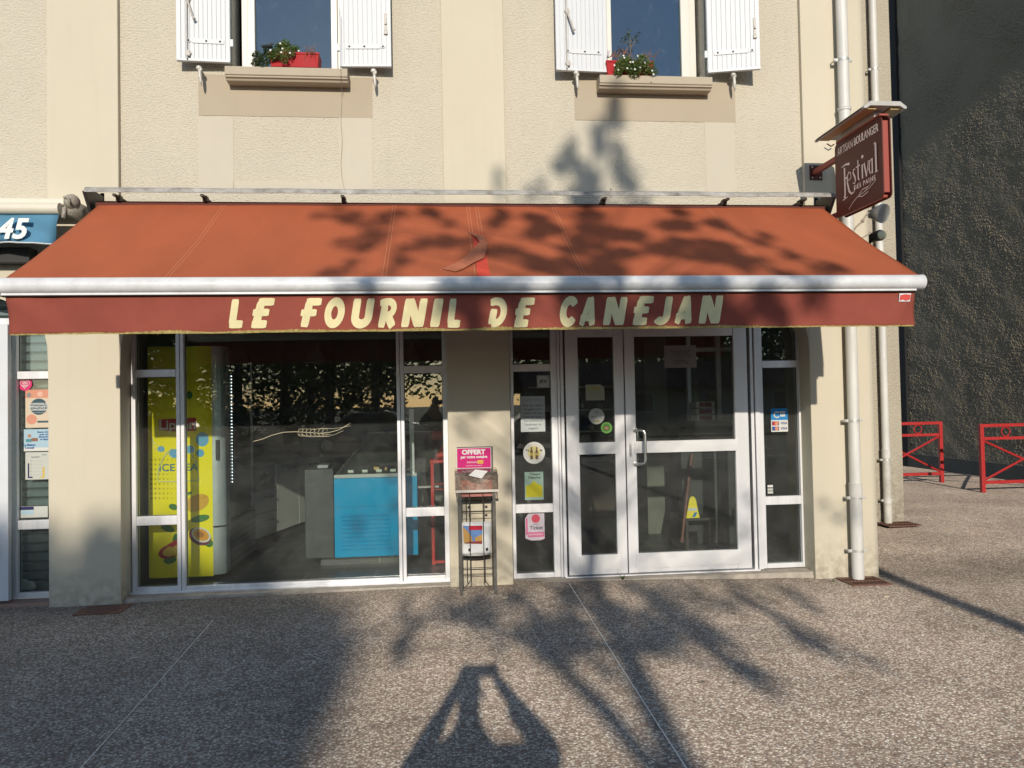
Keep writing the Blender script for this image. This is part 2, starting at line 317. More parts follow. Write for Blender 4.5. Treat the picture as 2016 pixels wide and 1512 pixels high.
# ================================================================ THE SETTING: ground, road
def gz(x, y):
    """the pavement is not quite level along the facade"""
    t = [(-6, .0), (-3.1, .003), (-1.5, .02), (.5, .034), (1.6, .018), (2.7, -.015), (3.3, -.034), (3.8, -.04), (6, -.01), (9, 0)]
    h = 0
    if x <= t[0][0]: h = t[0][1]
    elif x >= t[-1][0]: h = 0
    else:
        for (a, ha), (b, hb) in zip(t, t[1:]):
            if a <= x <= b:
                u = (x - a) / (b - a); u = u * u * (3 - 2 * u); h = ha + (hb - ha) * u
    d = min(1, max(0, (1.7 - abs(y + .1)) / 1.7)) if y < 1 else max(0, 1 - (y - .1) / 1.5) * .6
    return h * d
def ground():
    mb = MB(); xs = [-60, -30, -15, -8, -6] + [-5.5 + .35 * i for i in range(46)] + [14, 30, 60]
    ys = [-12, -10, -8, -7, -6, -5, -4.4, -3.8, -3.2, -2.6, -2.0, -1.7, -1.4, -1.1, -.8, -.5, -.3, -.15, 0, .15, .4, .8, 1.2, 1.6, 2.2, 3, 5, 8, 14, 30, 60]
    vs = [(x, y, gz(x, y)) for y in ys for x in xs]; W_ = len(xs)
    fs = [(j * W_ + i, j * W_ + i + 1, (j + 1) * W_ + i + 1, (j + 1) * W_ + i) for j in range(len(ys) - 1) for i in range(W_ - 1)]
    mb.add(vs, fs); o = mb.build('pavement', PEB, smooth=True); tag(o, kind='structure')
    # far ground, road
    m2 = MB(); m2.box(-200, 200, -300, -12.2, -.3, -.13); o = m2.build('ground', mat('dry_ground', (.16, .14, .10), .95, var=.2, vscale=.4)); tag(o, kind='structure')
    m3 = MB(); m3.box(-200, 200, -21, -12.35, -.128, -.118); o = m3.build('road', mat('asphalt', (.075, .073, .07), .9, var=.2, vscale=2, bump=.6, bscale=120, bdist=.004)); tag(o, kind='structure')
    m4 = MB(); m4.box(-200, 200, -12.35, -12.0, -.13, .006); o = m4.build('kerb', CONC, bevel=.015); tag(o, kind='structure')
    m5 = MB()
    for k in range(-12, 13): m5.box(k * 5, k * 5 + 2.4, -16.7, -16.58, -.1178, -.1145)
    o = m5.build('road_marking', WHITE); tag(o, kind='structure')
    m6 = MB(); m6.box(-200, 200, -300, -25.0, -.13, -.04); o = m6.build('lawn', mat('dry_grass', (.07, .085, .03), .95, var=.3, vscale=3, bump=1, bscale=40)); tag(o, kind='structure')
ground()
# construction joints: thin pale sealed lines running out from the facade
JM = mat('joint_sealant', (.80, .76, .68), .8, var=.2, vscale=40)
def joint(pts, wd=.0075):
    mb = MB(); P = []
    for (x, y) in pts:
        P.append((x, y))
    for (a, b) in zip(P, P[1:]):
        n = 24
        for k in range(n):
            x0, y0 = a[0] + (b[0] - a[0]) * k / n, a[1] + (b[1] - a[1]) * k / n; x1, y1 = a[0] + (b[0] - a[0]) * (k + 1) / n, a[1] + (b[1] - a[1]) * (k + 1) / n
            mb.add([(x0 - wd / 2, y0, gz(x0, y0) + .004), (x0 + wd / 2, y0, gz(x0, y0) + .004), (x1 + wd / 2, y1, gz(x1, y1) + .004), (x1 - wd / 2, y1, gz(x1, y1) + .004)], [(0, 1, 2, 3)])
    tag(mb.build('pavement_joint', JM), kind='structure')
for i_, (a, b) in enumerate((((420, 1225), (160, 1512)), ((1121, 1156), (1350, 1512)), ((1742, 1160), (2016, 1266)))):
    p, q = WZ(*a), WZ(*b); e = q + (q - p) * .6; joint([(p.x, p.y), (e.x, e.y)], (.0045, .0075, .003)[i_])

# ================================================================ THE BAKERY BUILDING
BL = thing('bakery_building', (.6, 1, 0), 'cream rendered two-storey building with the bakery on its ground floor', 'building')
PX = [(-3.09, -2.545), (.05, .572), (3.19, 3.765)]       # smooth pilasters, front plane Y = 0
RD = .30                                                  # depth of the piers
TOP = 7.2
for i, (a, b) in enumerate(PX):
    mb = MB(); mb.box(a, b, 0, RD, gz((a + b) / 2, 0) - .15, TOP)
    mb.build('pilaster', SMOOTH, BL, bevel=.006)
YP = .045                                                 # rough panels
W1 = dict(l=fx(456, 60, YP), r=fx(672, 60, YP), z=fz(560, 132, -.10) + .012); W2 = dict(l=fx(1186, 60, YP), r=fx(1386, 60, YP), z=fz(1290, 149, -.10) + .012)
mb = MB()
HW = 5.95
def panel(x0, x1, wins, z0=3.0):
    if not wins: mb.box(x0, x1, YP, .3, z0, TOP); return
    for wn in wins:
        mb.box(x0, wn['l'], YP, .3, z0, TOP); mb.box(wn['r'], x1, YP, .3, z0, TOP)
        mb.box(wn['l'], wn['r'], YP, .3, z0, wn['z']); mb.box(wn['l'], wn['r'], YP, .3, HW, TOP)
panel(-6.0, PX[0][0], []); panel(PX[0][1], PX[1][0], [W1]); panel(PX[1][1], PX[2][0], [W2])
mb.build('upper_wall', ROUGH, BL)
# smooth bands and the tan apron under each window (2-3 mm proud of the rough render)
def band(name, px0, px1, py0, py1, m, proud):
    x0, x1, z0, z1 = rect(px0, px1, py0, py1, YP); mb = MB(); mb.box(x0, x1, YP - proud, YP + .05, z0, z1); mb.build(name, m, BL)
for (a, b, c, d, y0, y1, yb) in ((391, 733, 460, 668, 150, 230, 362), (1131, 1447, 1202, 1389, 160, 239, 375)):
    band('window_apron', a, b, y0, y1, TAN, .004)
    band('wall_band', a, c, y1, yb + 14, PALE, .003); band('wall_band', d, b, y1, yb + 14, PALE, .003); band('wall_band', c, d, yb - 4, yb + 14, PALE, .003)
# ground floor header with the two arches, behind the awning
def arch(x0, x1, zs=1.90, rise=.62, ztop=3.02):
    mb = MB(); n = 28; pts = []
    for k in range(n + 1):
        t = math.pi * k / n; c = math.cos(t); s = math.sin(t)
        pts.append(((x0 + x1) / 2 - (x1 - x0) / 2 * (abs(c) ** .7) * (1 if c > 0 else -1), zs + rise * (s ** .62)))
    for (a, b) in zip(pts, pts[1:]):
        mb.add([(a[0], .004, a[1]), (b[0], .004, b[1]), (b[0], .004, ztop), (a[0], .004, ztop), (a[0], RD, a[1]), (b[0], RD, b[1]), (b[0], RD, ztop), (a[0], RD, ztop)],
               [(0, 1, 2, 3), (7, 6, 5, 4), (0, 4, 5, 1), (3, 2, 6, 7)])
    mb.build('arch_wall', SMOOTH, BL)
arch(PX[0][1], PX[1][0]); arch(PX[1][1], PX[2][0]); arch(-5.6, PX[0][0])
mb = MB(); mb.box(-6.0, 3.76, .3, .42, 2.75, 3.3); mb.build('lintel', SMOOTH, BL)
# body that encloses the rooms
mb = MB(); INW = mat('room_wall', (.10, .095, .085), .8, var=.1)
mb.box(3.50, 3.76, .42, 6.2, 0, TOP, INW); mb.box(-6.2, -6.0, 0, 6.2, 0, TOP, INW); mb.box(-6.0, 3.5, 6.0, 6.2, 0, TOP, INW)
mb.box(-6.0, 3.5, .42, 6.0, 2.95, 3.25, INW); mb.box(-6.2, 3.76, .3, 6.2, TOP, TOP + .3, INW); mb.box(-2.75, -2.6, .42, 6.0, .05, 2.95, INW)
mb.box(-6.0, 3.5, 2.6, 2.7, 3.3, TOP, INW)
mb.build('inner_walls', None, BL)
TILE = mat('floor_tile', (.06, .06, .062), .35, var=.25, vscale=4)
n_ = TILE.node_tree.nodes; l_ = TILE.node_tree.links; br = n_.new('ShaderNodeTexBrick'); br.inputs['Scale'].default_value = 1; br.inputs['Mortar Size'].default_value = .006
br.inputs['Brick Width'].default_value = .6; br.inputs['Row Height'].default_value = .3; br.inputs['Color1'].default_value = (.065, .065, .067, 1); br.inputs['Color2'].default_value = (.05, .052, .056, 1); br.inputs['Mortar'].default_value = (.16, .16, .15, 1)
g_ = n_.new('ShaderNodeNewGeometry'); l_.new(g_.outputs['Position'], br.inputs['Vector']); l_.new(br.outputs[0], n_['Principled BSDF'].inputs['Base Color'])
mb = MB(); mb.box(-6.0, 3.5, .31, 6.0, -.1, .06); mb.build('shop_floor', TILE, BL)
mb = MB(); mb.box(-6.0, 3.5, .24, .42, -.2, .028); mb.build('threshold_slab', CONC, BL, bevel=.008)
mb = MB()
mb.add([(-2.54, .02, gz(-2.5, 0) - .02), (.05, .02, gz(0, 0) - .02), (.05, .3, -.02), (-2.54, .3, -.02), (-2.54, .04, .036), (.05, .04, .040), (.05, .25, .034), (-2.54, .25, .038)], [(0, 1, 5, 4), (4, 5, 6, 7), (1, 2, 6, 5), (3, 0, 4, 7)])
mb.add([(.572, .02, -.03), (3.19, .02, -.06), (3.19, .3, -.02), (.572, .3, -.02), (.572, .05, .028), (3.19, .05, .022), (3.19, .25, .022), (.572, .25, .028)], [(0, 1, 5, 4), (4, 5, 6, 7), (1, 2, 6, 5), (3, 0, 4, 7)])
mb.build('door_step', CONC, BL)
# dark tiled back wall of the shop
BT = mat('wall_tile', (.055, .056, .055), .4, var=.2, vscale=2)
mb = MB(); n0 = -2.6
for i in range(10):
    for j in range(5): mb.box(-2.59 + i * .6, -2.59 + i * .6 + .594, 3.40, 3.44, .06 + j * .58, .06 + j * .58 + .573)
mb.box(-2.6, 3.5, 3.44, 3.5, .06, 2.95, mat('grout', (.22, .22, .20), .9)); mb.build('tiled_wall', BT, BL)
# the set-back wing on the right
mb = MB(); mb.box(3.72, 5.49, 2.3, 6.0, -.2, 9.0); mb.build('setback_wall', WINGR, BL)

# ---- aluminium shopfronts
YF0, YF1, YG = .19, .265, .236
def frame_bar(mb, x0, x1, z0, z1, y0=YF0, y1=YF1): mb.box(x0, x1, y0, y1, z0, z1)
def pane(x0, x1, z0, z1, parent, m=GLASS, y=YG, name='pane'):
    p = MB(); p.box(x0 - .004, x1 + .004, y, y + .006, z0 - .004, z1 + .004); p.build(name, m, parent)
    g = MB(); t = .004     # rubber gasket round the glass
    for (a, b, c, d) in ((x0, x1, z0, z0 + t), (x0, x1, z1 - t, z1), (x0, x0 + t, z0 + t, z1 - t), (x1 - t, x1, z0 + t, z1 - t)): g.box(a, b, y - .006, y - .001, c, d)
    g.build('gasket', BLACK, parent)
def shopfront(xs, zt, zlow, zbot, ztop, side_cells, big=None):
    pass
zB, zT = .04, 2.46
xf = lambda px, py=880: fx(px, py, YF0)
zf = lambda px, py: fz(px, py, YF0)
ZT0, ZT1 = 1.805, 1.868      # transom
ZL0, ZL1 = .588, .662       # lower transom
S1 = dict(o0=xf(258), a0=xf(267), a1=xf(347), b0=xf(363), b1=xf(782.5), c0=xf(797), c1=xf(873), o1=xf(883))
f = MB()
for x0, x1 in ((S1['o0'], S1['a0']), (S1['a1'], (S1['a1'] + S1['b0']) / 2 - .002), ((S1['a1'] + S1['b0']) / 2 + .002, S1['b0']), (S1['b1'], (S1['b1'] + S1['c0']) / 2 - .002), ((S1['b1'] + S1['c0']) / 2 + .002, S1['c0']), (S1['c1'], S1['o1'])):
    frame_bar(f, x0, x1, zB, zT)
for x0, x1 in ((S1['a0'], S1['a1']), (S1['c0'], S1['c1'])):
    frame_bar(f, x0, x1, ZT0, ZT1, YF0 + .003); frame_bar(f, x0, x1, ZL0, ZL1, YF0 + .003); frame_bar(f, x0, x1, zB, zB + .045, YF0 + .003); frame_bar(f, x0, x1, zT - .04, zT, YF0 + .003)
frame_bar(f, S1['b0'], S1['b1'], zB, zB + .04, YF0 + .003); frame_bar(f, S1['b0'], S1['b1'], zT - .04, zT, YF0 + .003)
f.box(S1['o0'] - .01, S1['o1'] + .01, YF0 - .03, YF0 + .001, zB - .008, zB + .012)
sf = f.build('shopfront_window', ALU, BL, bevel=.004)
for x0, x1 in ((S1['a0'], S1['a1']), (S1['c0'], S1['c1'])):
    pane(x0, x1, zB + .045, ZL0, sf); pane(x0, x1, ZL1, ZT0, sf); pane(x0, x1, ZT1, zT - .04, sf)
pane(S1['b0'], S1['b1'], zB + .04, zT - .04, sf)
# entrance: two side lights, door frame
S2 = dict(o0=xf(1006.5), a0=xf(1013), a1=xf(1087), b0=xf(1102), d0=xf(1112), e0=xf(1478), g0=xf(1497), c0=xf(1505), c1=xf(1575), o1=xf(1586))
f = MB()
for x0, x1 in ((S2['o0'], S2['a0']), (S2['a1'], S2['b0'] - .012), (S2['c1'], S2['o1']), (S2['g0'], S2['c0'])): frame_bar(f, x0, x1, zB - .01, zT)
f.box(S2['b0'] - .012, S2['b0'] + .008, YF0 - .025, YF1, zB - .01, zT); f.box(S2['b0'] + .014, S2['d0'], YF0 - .012, YF1, zB - .01, zT)
f.box(S2['e0'] + .006, S2['e0'] + .035, YF0 - .012, YF1, zB - .01, zT); f.box(S2['e0'] + .041, S2['g0'] - .006, YF0 - .026, YF1, zB - .01, zT)
for x0, x1 in ((S2['a0'], S2['a1']), (S2['c0'], S2['c1'])):
    frame_bar(f, x0, x1, ZT0, ZT1, YF0 + .003); frame_bar(f, x0, x1, ZL0, ZL1, YF0 + .003); frame_bar(f, x0, x1, zB - .01, zB + .03, YF0 + .003)
frame_bar(f, S2['o0'], S2['o1'], 2.46, 2.50)
f.box(S2['d0'], S2['e0'] + .006, YF0 - .012, YF1, 2.17, 2.46)
f.box(S2['d0'] - .02, S2['e0'] + .05, YF0 - .035, YF1, zB - .022, zB - .006)
ef = f.build('entrance_frame', ALU, BL, bevel=.004)
for x0, x1 in ((S2['a0'], S2['a1']), (S2['c0'], S2['c1'])):
    pane(x0, x1, zB + .03, ZL0, ef); pane(x0, x1, ZL1, ZT0, ef); pane(x0, x1, ZT1, 2.46, ef)
# doors
YD0, YD1 = .165, .225
def door(px0, pxg0, pxg1, px1, label, handle=False):
    x0, g0, g1, x1 = (fx(p, 880, YD0) for p in (px0, pxg0, pxg1, px1))
    zb, zt = zB + .005, 2.165
    zk = fz(1300, 1088, YD0); zm0, zm1 = fz(1300, 891, YD0), fz(1300, 868, YD0); zg = fz(1300, 662, YD0)
    f = MB(); f.box(x0, g0, YD0, YD1, zb, zt); f.box(g1, x1, YD0, YD1, zb, zt); f.box(g0, g1, YD0 + .004, YD1, zg, zt); f.box(g0, g1, YD0 + .004, YD1, zb, zb + .04)
    d = f.build('door', ALU2, BL, bevel=.004, label=label)
    BPm = mat('brushed_plate', (.68, .685, .69), .36, .3, var=.07, vscale=3, stretch=(.3, 1, 1))
    r = MB(); r.box(g0 - .025, g1 + .02, YD0 - .006, YD1 - .01, zb + .04, zk); r.build('kick_plate', BPm, d, bevel=.002)
    r = MB(); r.box(g0 - .02, g1 + .015, YD0 - .006, YD1 - .01, zm0, zm1); r.build('middle_rail', BPm, d, bevel=.002)
    pane(g0, g1, zk, zm0, d, y=.20); pane(g0, g1, zm1, zg, d, y=.20)
    return d, x0, x1
d1, a_, b_ = door(1116, 1141, 1211.5, 1231, 'narrow left leaf of the glazed double door')
d2, a_, b_ = door(1233, 1253, 1448.5, 1475, 'wide right leaf of the glazed double door with steel pull handle')
hx = fx(1250, 850, YD0); h = MB(); z0, z1 = fz(1250, 913, YD0), fz(1250, 846, YD0)
hp = [(hx, YD0, z0), (hx, YD0 - .035, z0), (hx + .03, YD0 - .07, z0), (hx + .058, YD0 - .085, z0 + .01), (hx + .066, YD0 - .088, z0 + .04), (hx + .066, YD0 - .088, z1 - .04), (hx + .058, YD0 - .085, z1 - .01), (hx + .03, YD0 - .07, z1), (hx, YD0 - .035, z1), (hx, YD0, z1)]
h.tube(hp, .012, 14); 
for z in (z0, z1): h.tube([(hx, YD0 - .001, z), (hx, YD0 - .012, z)], .021, 18)
smooth_angle(h.build('handle', STEEL, d2))
lx = fx(1241, 886, YD0); k = MB(); k.box(lx - .010, lx + .010, YD0 - .005, YD0, fz(1241, 899, YD0), fz(1241, 873, YD0)); k.box(lx - .004, lx + .004, YD0 - .007, YD0 - .0055, fz(1241, 894, YD0), fz(1241, 885, YD0), BLACK)
k.build('lock', STEEL, d2, bevel=.001)
h = MB(); h.tube([(hx, .226, z0), (hx + .06, .31, z0 + .02), (hx + .06, .31, z1 - .02), (hx, .226, z1)], .011, 10); smooth_angle(h.build('inner_handle', STEEL, d2))

# ---- upstairs windows
def up_window(Wd, pl, pr, pbot, frame_px, label):
    """Wd opening; frame_px = (outer left, glass left, glass right, outer right), frame at Y=.2"""
    Y = .17; xs = [fx(p, 60, Y) for p in frame_px]; zb = Wd['z'] + .002; f = MB()
    o0, g0, g1, o1 = xs; dz = .03
    f.box(o0, o0 + (g0 - o0) * .45, Y + .012, Y + .07, zb, HW - .01); f.box(o0 + (g0 - o0) * .45 + .002, g0, Y - .01, Y + .06, zb + .022, HW - .03)
    f.box(g1 + .0, g1 + (o1 - g1) * .55, Y - .01, Y + .06, zb + .022, HW - .03); f.box(g1 + (o1 - g1) * .55 + .002, o1, Y + .012, Y + .07, zb, HW - .01)
    f.box(o0, o1, Y + .015, Y + .07, zb, zb + .02); f.box(g0, g1, Y - .008, Y + .058, zb + .022, zb + .062)
    f.box(o0, o1, Y + .016, Y + .07, HW - .03, HW)
    o = f.build('window', PVCWIN, BL, bevel=.004, label=label)
    pane(g0, g1, zb + .062, HW - .03, o, WGLASS, Y + .02)
    # net curtain and dark room behind
    return o
up_window(W1, 0, 0, 0, (475, 502, 652, 674), 'left upstairs window above the red trough')
up_window(W2, 0, 0, 0, (1186, 1203, 1340, 1370), 'right upstairs window above the leafy planters')
def sill(px0, px1, py, pyb, Wd):
    Y = -.10; x0, x1 = fx(px0, py, Y), fx(px1, py, Y); z1 = Wd['z']; zf_ = fz((px0 + px1) / 2, pyb, Y)
    prof = [(.2, z1), (Y, z1 - .012), (Y, z1 - .078), (Y + .012, z1 - .083), (Y + .010, z1 - .094), (Y + .03, z1 - .101), (Y + .04, z1 - .115), (.2, z1 - .115)]
    mb = MB(); mb.prism(prof, x0, x1, 'x'); mb.build('window_sill', STONE, BL, bevel=.004)
sill(442, 684, 140, 165, W1); sill(1181, 1403, 160, 180, W2)
# shutters: boards, ledges, straps, espagnolette
def shutter(hinge_px, tip_px, pyb, ang, lock, label):
    hx = fx(hinge_px, 60, -.01); L = abs(fx(tip_px, 60, -.05) - hx); sgn = 1 if tip_px > hinge_px else -1
    zb = fz((hinge_px + tip_px) / 2, pyb, -.03); zt = HW
    ca, sa = math.cos(R(ang)), math.sin(R(ang)); Y0 = -.012
    def T(mb):   # local (u along leaf, v out of wall, z) -> world
        mb.v = [Vector((hx + sgn * (v.x * ca - v.y * sa * 0), Y0 - v.x * sa - v.y * ca, v.z)) for v in mb.v]; return mb
    mb = MB(); nb = 11; bw = L / nb
    for k in range(nb): mb.box(k * bw + .0014, (k + 1) * bw - .0014, .012, .034, zb + .012, zt)
    mb.box(.0, L, .008, .028, zb + .005, zt); o = T(mb).build('shutter', WHITE, BL, bevel=.0025, label=label)
    mb = MB(); mb.box(.0, L, .006, .038, zb, zb + .022); T(mb).build('bottom_rail', WHITE, o, bevel=.002)
    s0, s1 = L * .12, L * .84; zs = zb + .165
    mb = MB(); mb.box(s0, s1 - .03, .035, .040, zs - .019, zs + .019); mb.prism([(s1 - .03, zs - .019), (s1 - .015, zs - .008), (s1, zs - .018), (s1 + .015, zs - .01), (s1 + .02, zs), (s1 + .015, zs + .01), (s1, zs + .018), (s1 - .015, zs + .008), (s1 - .03, zs + .019)], .035, .040, 'y')
    T(mb).build('strap', WHITE, o, bevel=.001)
    for q in (s0 + .03, (s0 + s1) / 2, s1 - .0):
        mb = MB(); mb.blob((q, .041, zs), (.0085, .006, .0085)); T(mb).build('bolt', DARKM, o, smooth=True)
    mb = MB(); mb.box(-.022, .006, .006, .03, zs - .03, zs + .03); T(mb).build('hinge', WHITE, o, bevel=.002)
    if lock:
        u = L * .865; mb = MB(); mb.tube([(u, .05, zb + .01), (u, .05, zt)], .006, 8)
        for z in (zb + .055, zb + .50, ): mb.box(u - .024, u + .006, .036, .06, z - .022, z + .022); mb.box(u - .03, u + .012, .038, .052, z - .004, z + .012)
        mb.tube([(u - .01, .06, zb + .48), (u - .035, .07, zb + .40), (u - .05, .07, zb + .35), (u - .065, .07, zb + .325)], [.009, .008, .008, .013], 8)
        T(mb).build('espagnolette', mat('off_white_metal', (.42, .40, .36), .5, var=.15, vscale=30), o)
        mb = MB(); mb.box(L - .001, L + .035, .0, .04, zb, zt); T(mb).build('edge_stile', WHITE, o, bevel=.003)
    else:
        u = L * .90; mb = MB(); mb.box(u - .011, u + .011, .035, .043, zb + .30, zb + .44); mb.box(u - .008, u + .008, .043, .056, zb + .345, zb + .37); mb.box(u - .015, u + .015, .035, .05, zb + .265, zb + .295, )
        T(mb).build('latch', mat('off_white_metal', (.42, .40, .36)), o, bevel=.001)
shutter(455, 357, 124, 3, True, 'leftmost white board shutter with hanging lock bar')
shutter(669, 770, 134, 3, False, 'second white board shutter from the left')
shutter(1193, 1101, 143, 3, True, 'third white board shutter from the left, with lock rod')
shutter(1389, 1489, 146, 13, False, 'rightmost white board shutter, standing off the wall')
HB = mat('catch_metal', (.55, .53, .48), .5, .2, var=.3, vscale=30)
for px, py in ((394, 137), (736, 143), (1133, 147), (1441, 150)):
    p = WY(px, py, -.03); mb = MB(); mb.tube([(p.x, .045, p.z), (p.x, -.06, p.z)], .009, 8); mb.blob((p.x, -.062, p.z), (.024, .018, .02)); mb.blob((p.x + .014, -.06, p.z - .012), (.014, .014, .02))
    mb.tube([(p.x + .003, -.062, p.z), (p.x + .008, -.06, p.z - .06), (p.x + .012, -.055, p.z - .11), (p.x + .014, -.05, p.z - .14)], [.010, .014, .011, .002], 8)
    mb.build('shutter_catch', HB, BL, smooth=True)
# thin wires on the render
WIRE = mat('old_wire', (.30, .25, .20), .7)
def wire(pts, r=.002, name='cable', m=WIRE, parent=BL): mb = MB(); mb.tube(pts, r, 6); mb.build(name, m, parent)
wp = [(669, 20), (670, 100), (671, 150), (673, 190), (671, 240), (674, 280), (671, 320), (673, 350), (678, 372)]
wire([(*WY(x, y, -.115 if y < 168 else .036),) for x, y in wp], .0018)

# ================================================================ AWNING OF THE BAKERY
AW = thing('awning', (.3, 0, 3.1), 'long faded orange awning with cream lettering over the bakery front', 'awning')
X0, X1 = -2.61, 3.24; YB = -1.5; ZBt = 2.332; YR, ZR = -.2, 3.135
def sag(x, t):
    s = -.018 * math.sin(math.pi * t) + .012 * noise.noise(Vector((x * 1.3, t * 3, 2))) + .004 * math.sin(x * 9 + math.sin(x * 2)) * math.sin(math.pi * t)
    return s
def cano(x, t, up=0.):
    y = YR + (YB + .004 - YR) * t; z = ZR + (ZBt + .0 - ZR) * t + sag(x, t); return Vector((x, y - up * .5, z + up * .85))
mb = MB(); NX, NT = 120, 24
vs = []
for layer in (0, -.004):
    for j in range(NT + 1):
        for i in range(NX + 1): vs.append(cano(X0 + (X1 - X0) * i / NX, j / NT, layer))
K = (NX + 1) * (NT + 1); fs = []
for j in range(NT):
    for i in range(NX):
        a = j * (NX + 1) + i; fs += [(a, a + 1, a + NX + 2, a + NX + 1), (K + a, K + a + NX + 1, K + a + NX + 2, K + a + 1)]
for j in range(NT):
    a = j * (NX + 1); fs.append((a, a + NX + 1, K + a + NX + 1, K + a)); b = a + NX; fs.append((b, K + b, K + b + NX + 1, b + NX + 1))
mb.add(vs, fs)
cn = mb.build('canopy', ORANGE, AW, smooth=True, recalc=False)
# seams: double rows of pale stitching
def seam(px, py, gap=.022, t0=0., t1=1.):
    d = ray(px, py); best = None
    for k in range(200):
        t = k / 199; y = cano(0, t).y; p = WY(px, py, y)
        e = abs(p.z - cano(p.x, t).z)
        if best is None or e < best[0]: best = (e, p.x)
    x = best[1]; mb = MB()
    for off in (-gap / 2, gap / 2):
        for k in range(NT * 2):
            ta, tb = t0 + (t1 - t0) * k / (NT * 2), t0 + (t1 - t0) * (k + .8) / (NT * 2)
            a, b = cano(x + off, ta, .0022), cano(x + off, tb, .0022); q = Vector((.0016, 0, 0)); mb.add([a - q, a + q, b + q, b - q], [(0, 1, 2, 3)])
    mb.build('seam', STITCH, AW); return x
for s_ in ((395, 470), (767, 470), (1115, 470), (1450, 470), (924, 430)): xs_ = seam(*s_)
XT = xs_; seam(942, 430)
# torn strip: bright unfaded cloth showing, and the loose flap
mb = MB(); ta = .40
for k in range(12):
    a, b = ta + (1 - ta) * k / 12, ta + (1 - ta) * (k + 1) / 12
    mb.add([cano(XT + .005, a, .003), cano(XT + .085, a, .003), cano(XT + .085, b, .003), cano(XT + .005, b, .003)], [(0, 1, 2, 3)])
mb.build('unfaded_strip', REDC, AW)
def on_cano(px, py, up=0.):
    best = None
    for k in range(160):
        t = k / 159; p = WY(px, py, cano(0, t).y); e_ = abs(p.z - cano(p.x, t).z)
        if best is None or e_ < best[0]: best = (e_, p.x, t)
    return cano(best[1], best[2], up)
mb = MB(); FLP = [(922, 459, .003), (950, 465, .008), (960, 484, .020), (958, 497, .016), (953, 511, .012), (930, 521, .010), (912, 531, .007), (897, 537, .006), (871, 531, .005), (893, 523, .008), (915, 512, .014), (932, 495, .020), (944, 483, .026), (938, 472, .016)]
mb.add([on_cano(*q) for q in FLP], [(0, 1, 13), (1, 12, 13), (1, 2, 12), (2, 3, 12), (3, 11, 12), (3, 4, 11), (4, 5, 11), (5, 10, 11), (5, 6, 10), (6, 9, 10), (6, 7, 9), (7, 8, 9)])
fl = mb.build('torn_flap', mat('flap_cloth', (.37, .12, .06), .9, var=.12, vscale=30), AW); so = fl.modifiers.new('s', 'SOLIDIFY'); so.thickness = .003; so.offset = 1
mb = MB()
for q, d in ((872, 0), (880, 1), (921, 2), (926, 3), (949, 4)):
    p = on_cano(q, (531, 533, 460, 462, 512)[d], .006); mb.tube([p, p + Vector((-.02, -.01, -.012)), p + Vector((-.03, -.015, -.03))], .0008, 4)
mb.build('frayed_threads', STITCH, AW)
# roller tube, cover profile, brackets
mb = MB(); mb.tube([(X0 - .02, YR + .03, ZR - .012), (X1 + .02, YR + .03, ZR - .012)], .042, 20); smooth_angle(mb.build('roller', mat('rolled_cloth', (.10, .028, .02), .9), AW))
cx0, cx1 = fx(165, 380, -.33), fx(1645, 385, -.33); zc = 3.222
mb = MB(); N = 60
prof = [(-.33, zc - .028), (-.326, zc + .002), (-.30, zc + .016), (-.14, zc + .040), (-.14, zc + .034), (-.30, zc + .009), (-.32, zc - .004), (-.322, zc - .028)]
vs = []; 
for i in range(N + 1):
    x = cx0 + (cx1 - cx0) * i / N; jz = .004 * noise.noise(Vector((x * 2.2, 0, 5))) + .002 * noise.noise(Vector((x * 14, 0, 1)))
    vs += [(x, y, z + jz) for y, z in prof]
n = len(prof); mb.add(vs, [(i * n + k, (i + 1) * n + k, (i + 1) * n + (k + 1) % n, i * n + (k + 1) % n) for i in range(N) for k in range(n)] + [tuple(range(n)), tuple(N * n + k for k in range(n))])
smooth_angle(mb.build('cover', MOLD, AW), 30)
for px in (235, 405, 677, 1187, 1425, 1575):
    x = fx(px, 392, -.2); mb = MB(); mb.box(x - .013, x + .013, -.30, .04, 3.175, 3.192); mb.box(x - .016, x + .016, -.23, -.17, 3.155, 3.2); mb.build('bracket', DARKM, AW, bevel=.003)
for x, s in ((X0 - .06, 1), (X1 + .05, -1)):
    mb = MB(); mb.prism([(-.32, 3.205), (-.16, 3.25), (.04, 3.25), (.04, 3.02), (-.10, 3.02), (-.22, 3.08)], x - .012, x + .012, 'x'); mb.box(x - .02, x + .02, -.0, .04, 2.95, 3.28)
    mb.build('end_bracket', DARKM, AW, bevel=.004)
# front bar + arms
ZB = 2.297; bx0, bx1 = fx(-12, 560, YB), fx(1817, 553, YB)
mb = MB(); mb.tube([(bx0, YB, ZB), (bx1 - .02, YB, ZB)], .05, 28); mb.tube([(bx1 - .02, YB, ZB), (bx1 - .006, YB, ZB), (bx1, YB, ZB)], [.0515, .0515, .045], 28)
mb.box(bx0 + .05, bx1 - .06, YB - .02, YB + .03, ZB - .058, ZB - .03); fb = smooth_angle(mb.build('front_bar', AWHITE, AW))
mb = MB(); mb.box(bx0 + .04, bx1 - .05, YB - .024, YB + .034, ZB - .064, ZB - .0585); mb.build('grimy_groove', mat('grime', (.035, .028, .022), .95, var=.4, vscale=40), AW)
for x, s in ((X0 + .35, 1), (X1 - .35, -1)):
    mb = MB(); e = Vector((x + s * 1.05, -.78, 2.64)); mb.tube([(x, -.12, 3.02), e], .028, 12); mb.tube([e, (x + s * .15, YB + .06, ZB)], .024, 12); mb.blob(e, .04, 12, 8); mb.box(x - .06, x + .06, -.16, .04, 2.95, 3.08)
    smooth_angle(mb.build('folding_arm', AWHITE, AW))
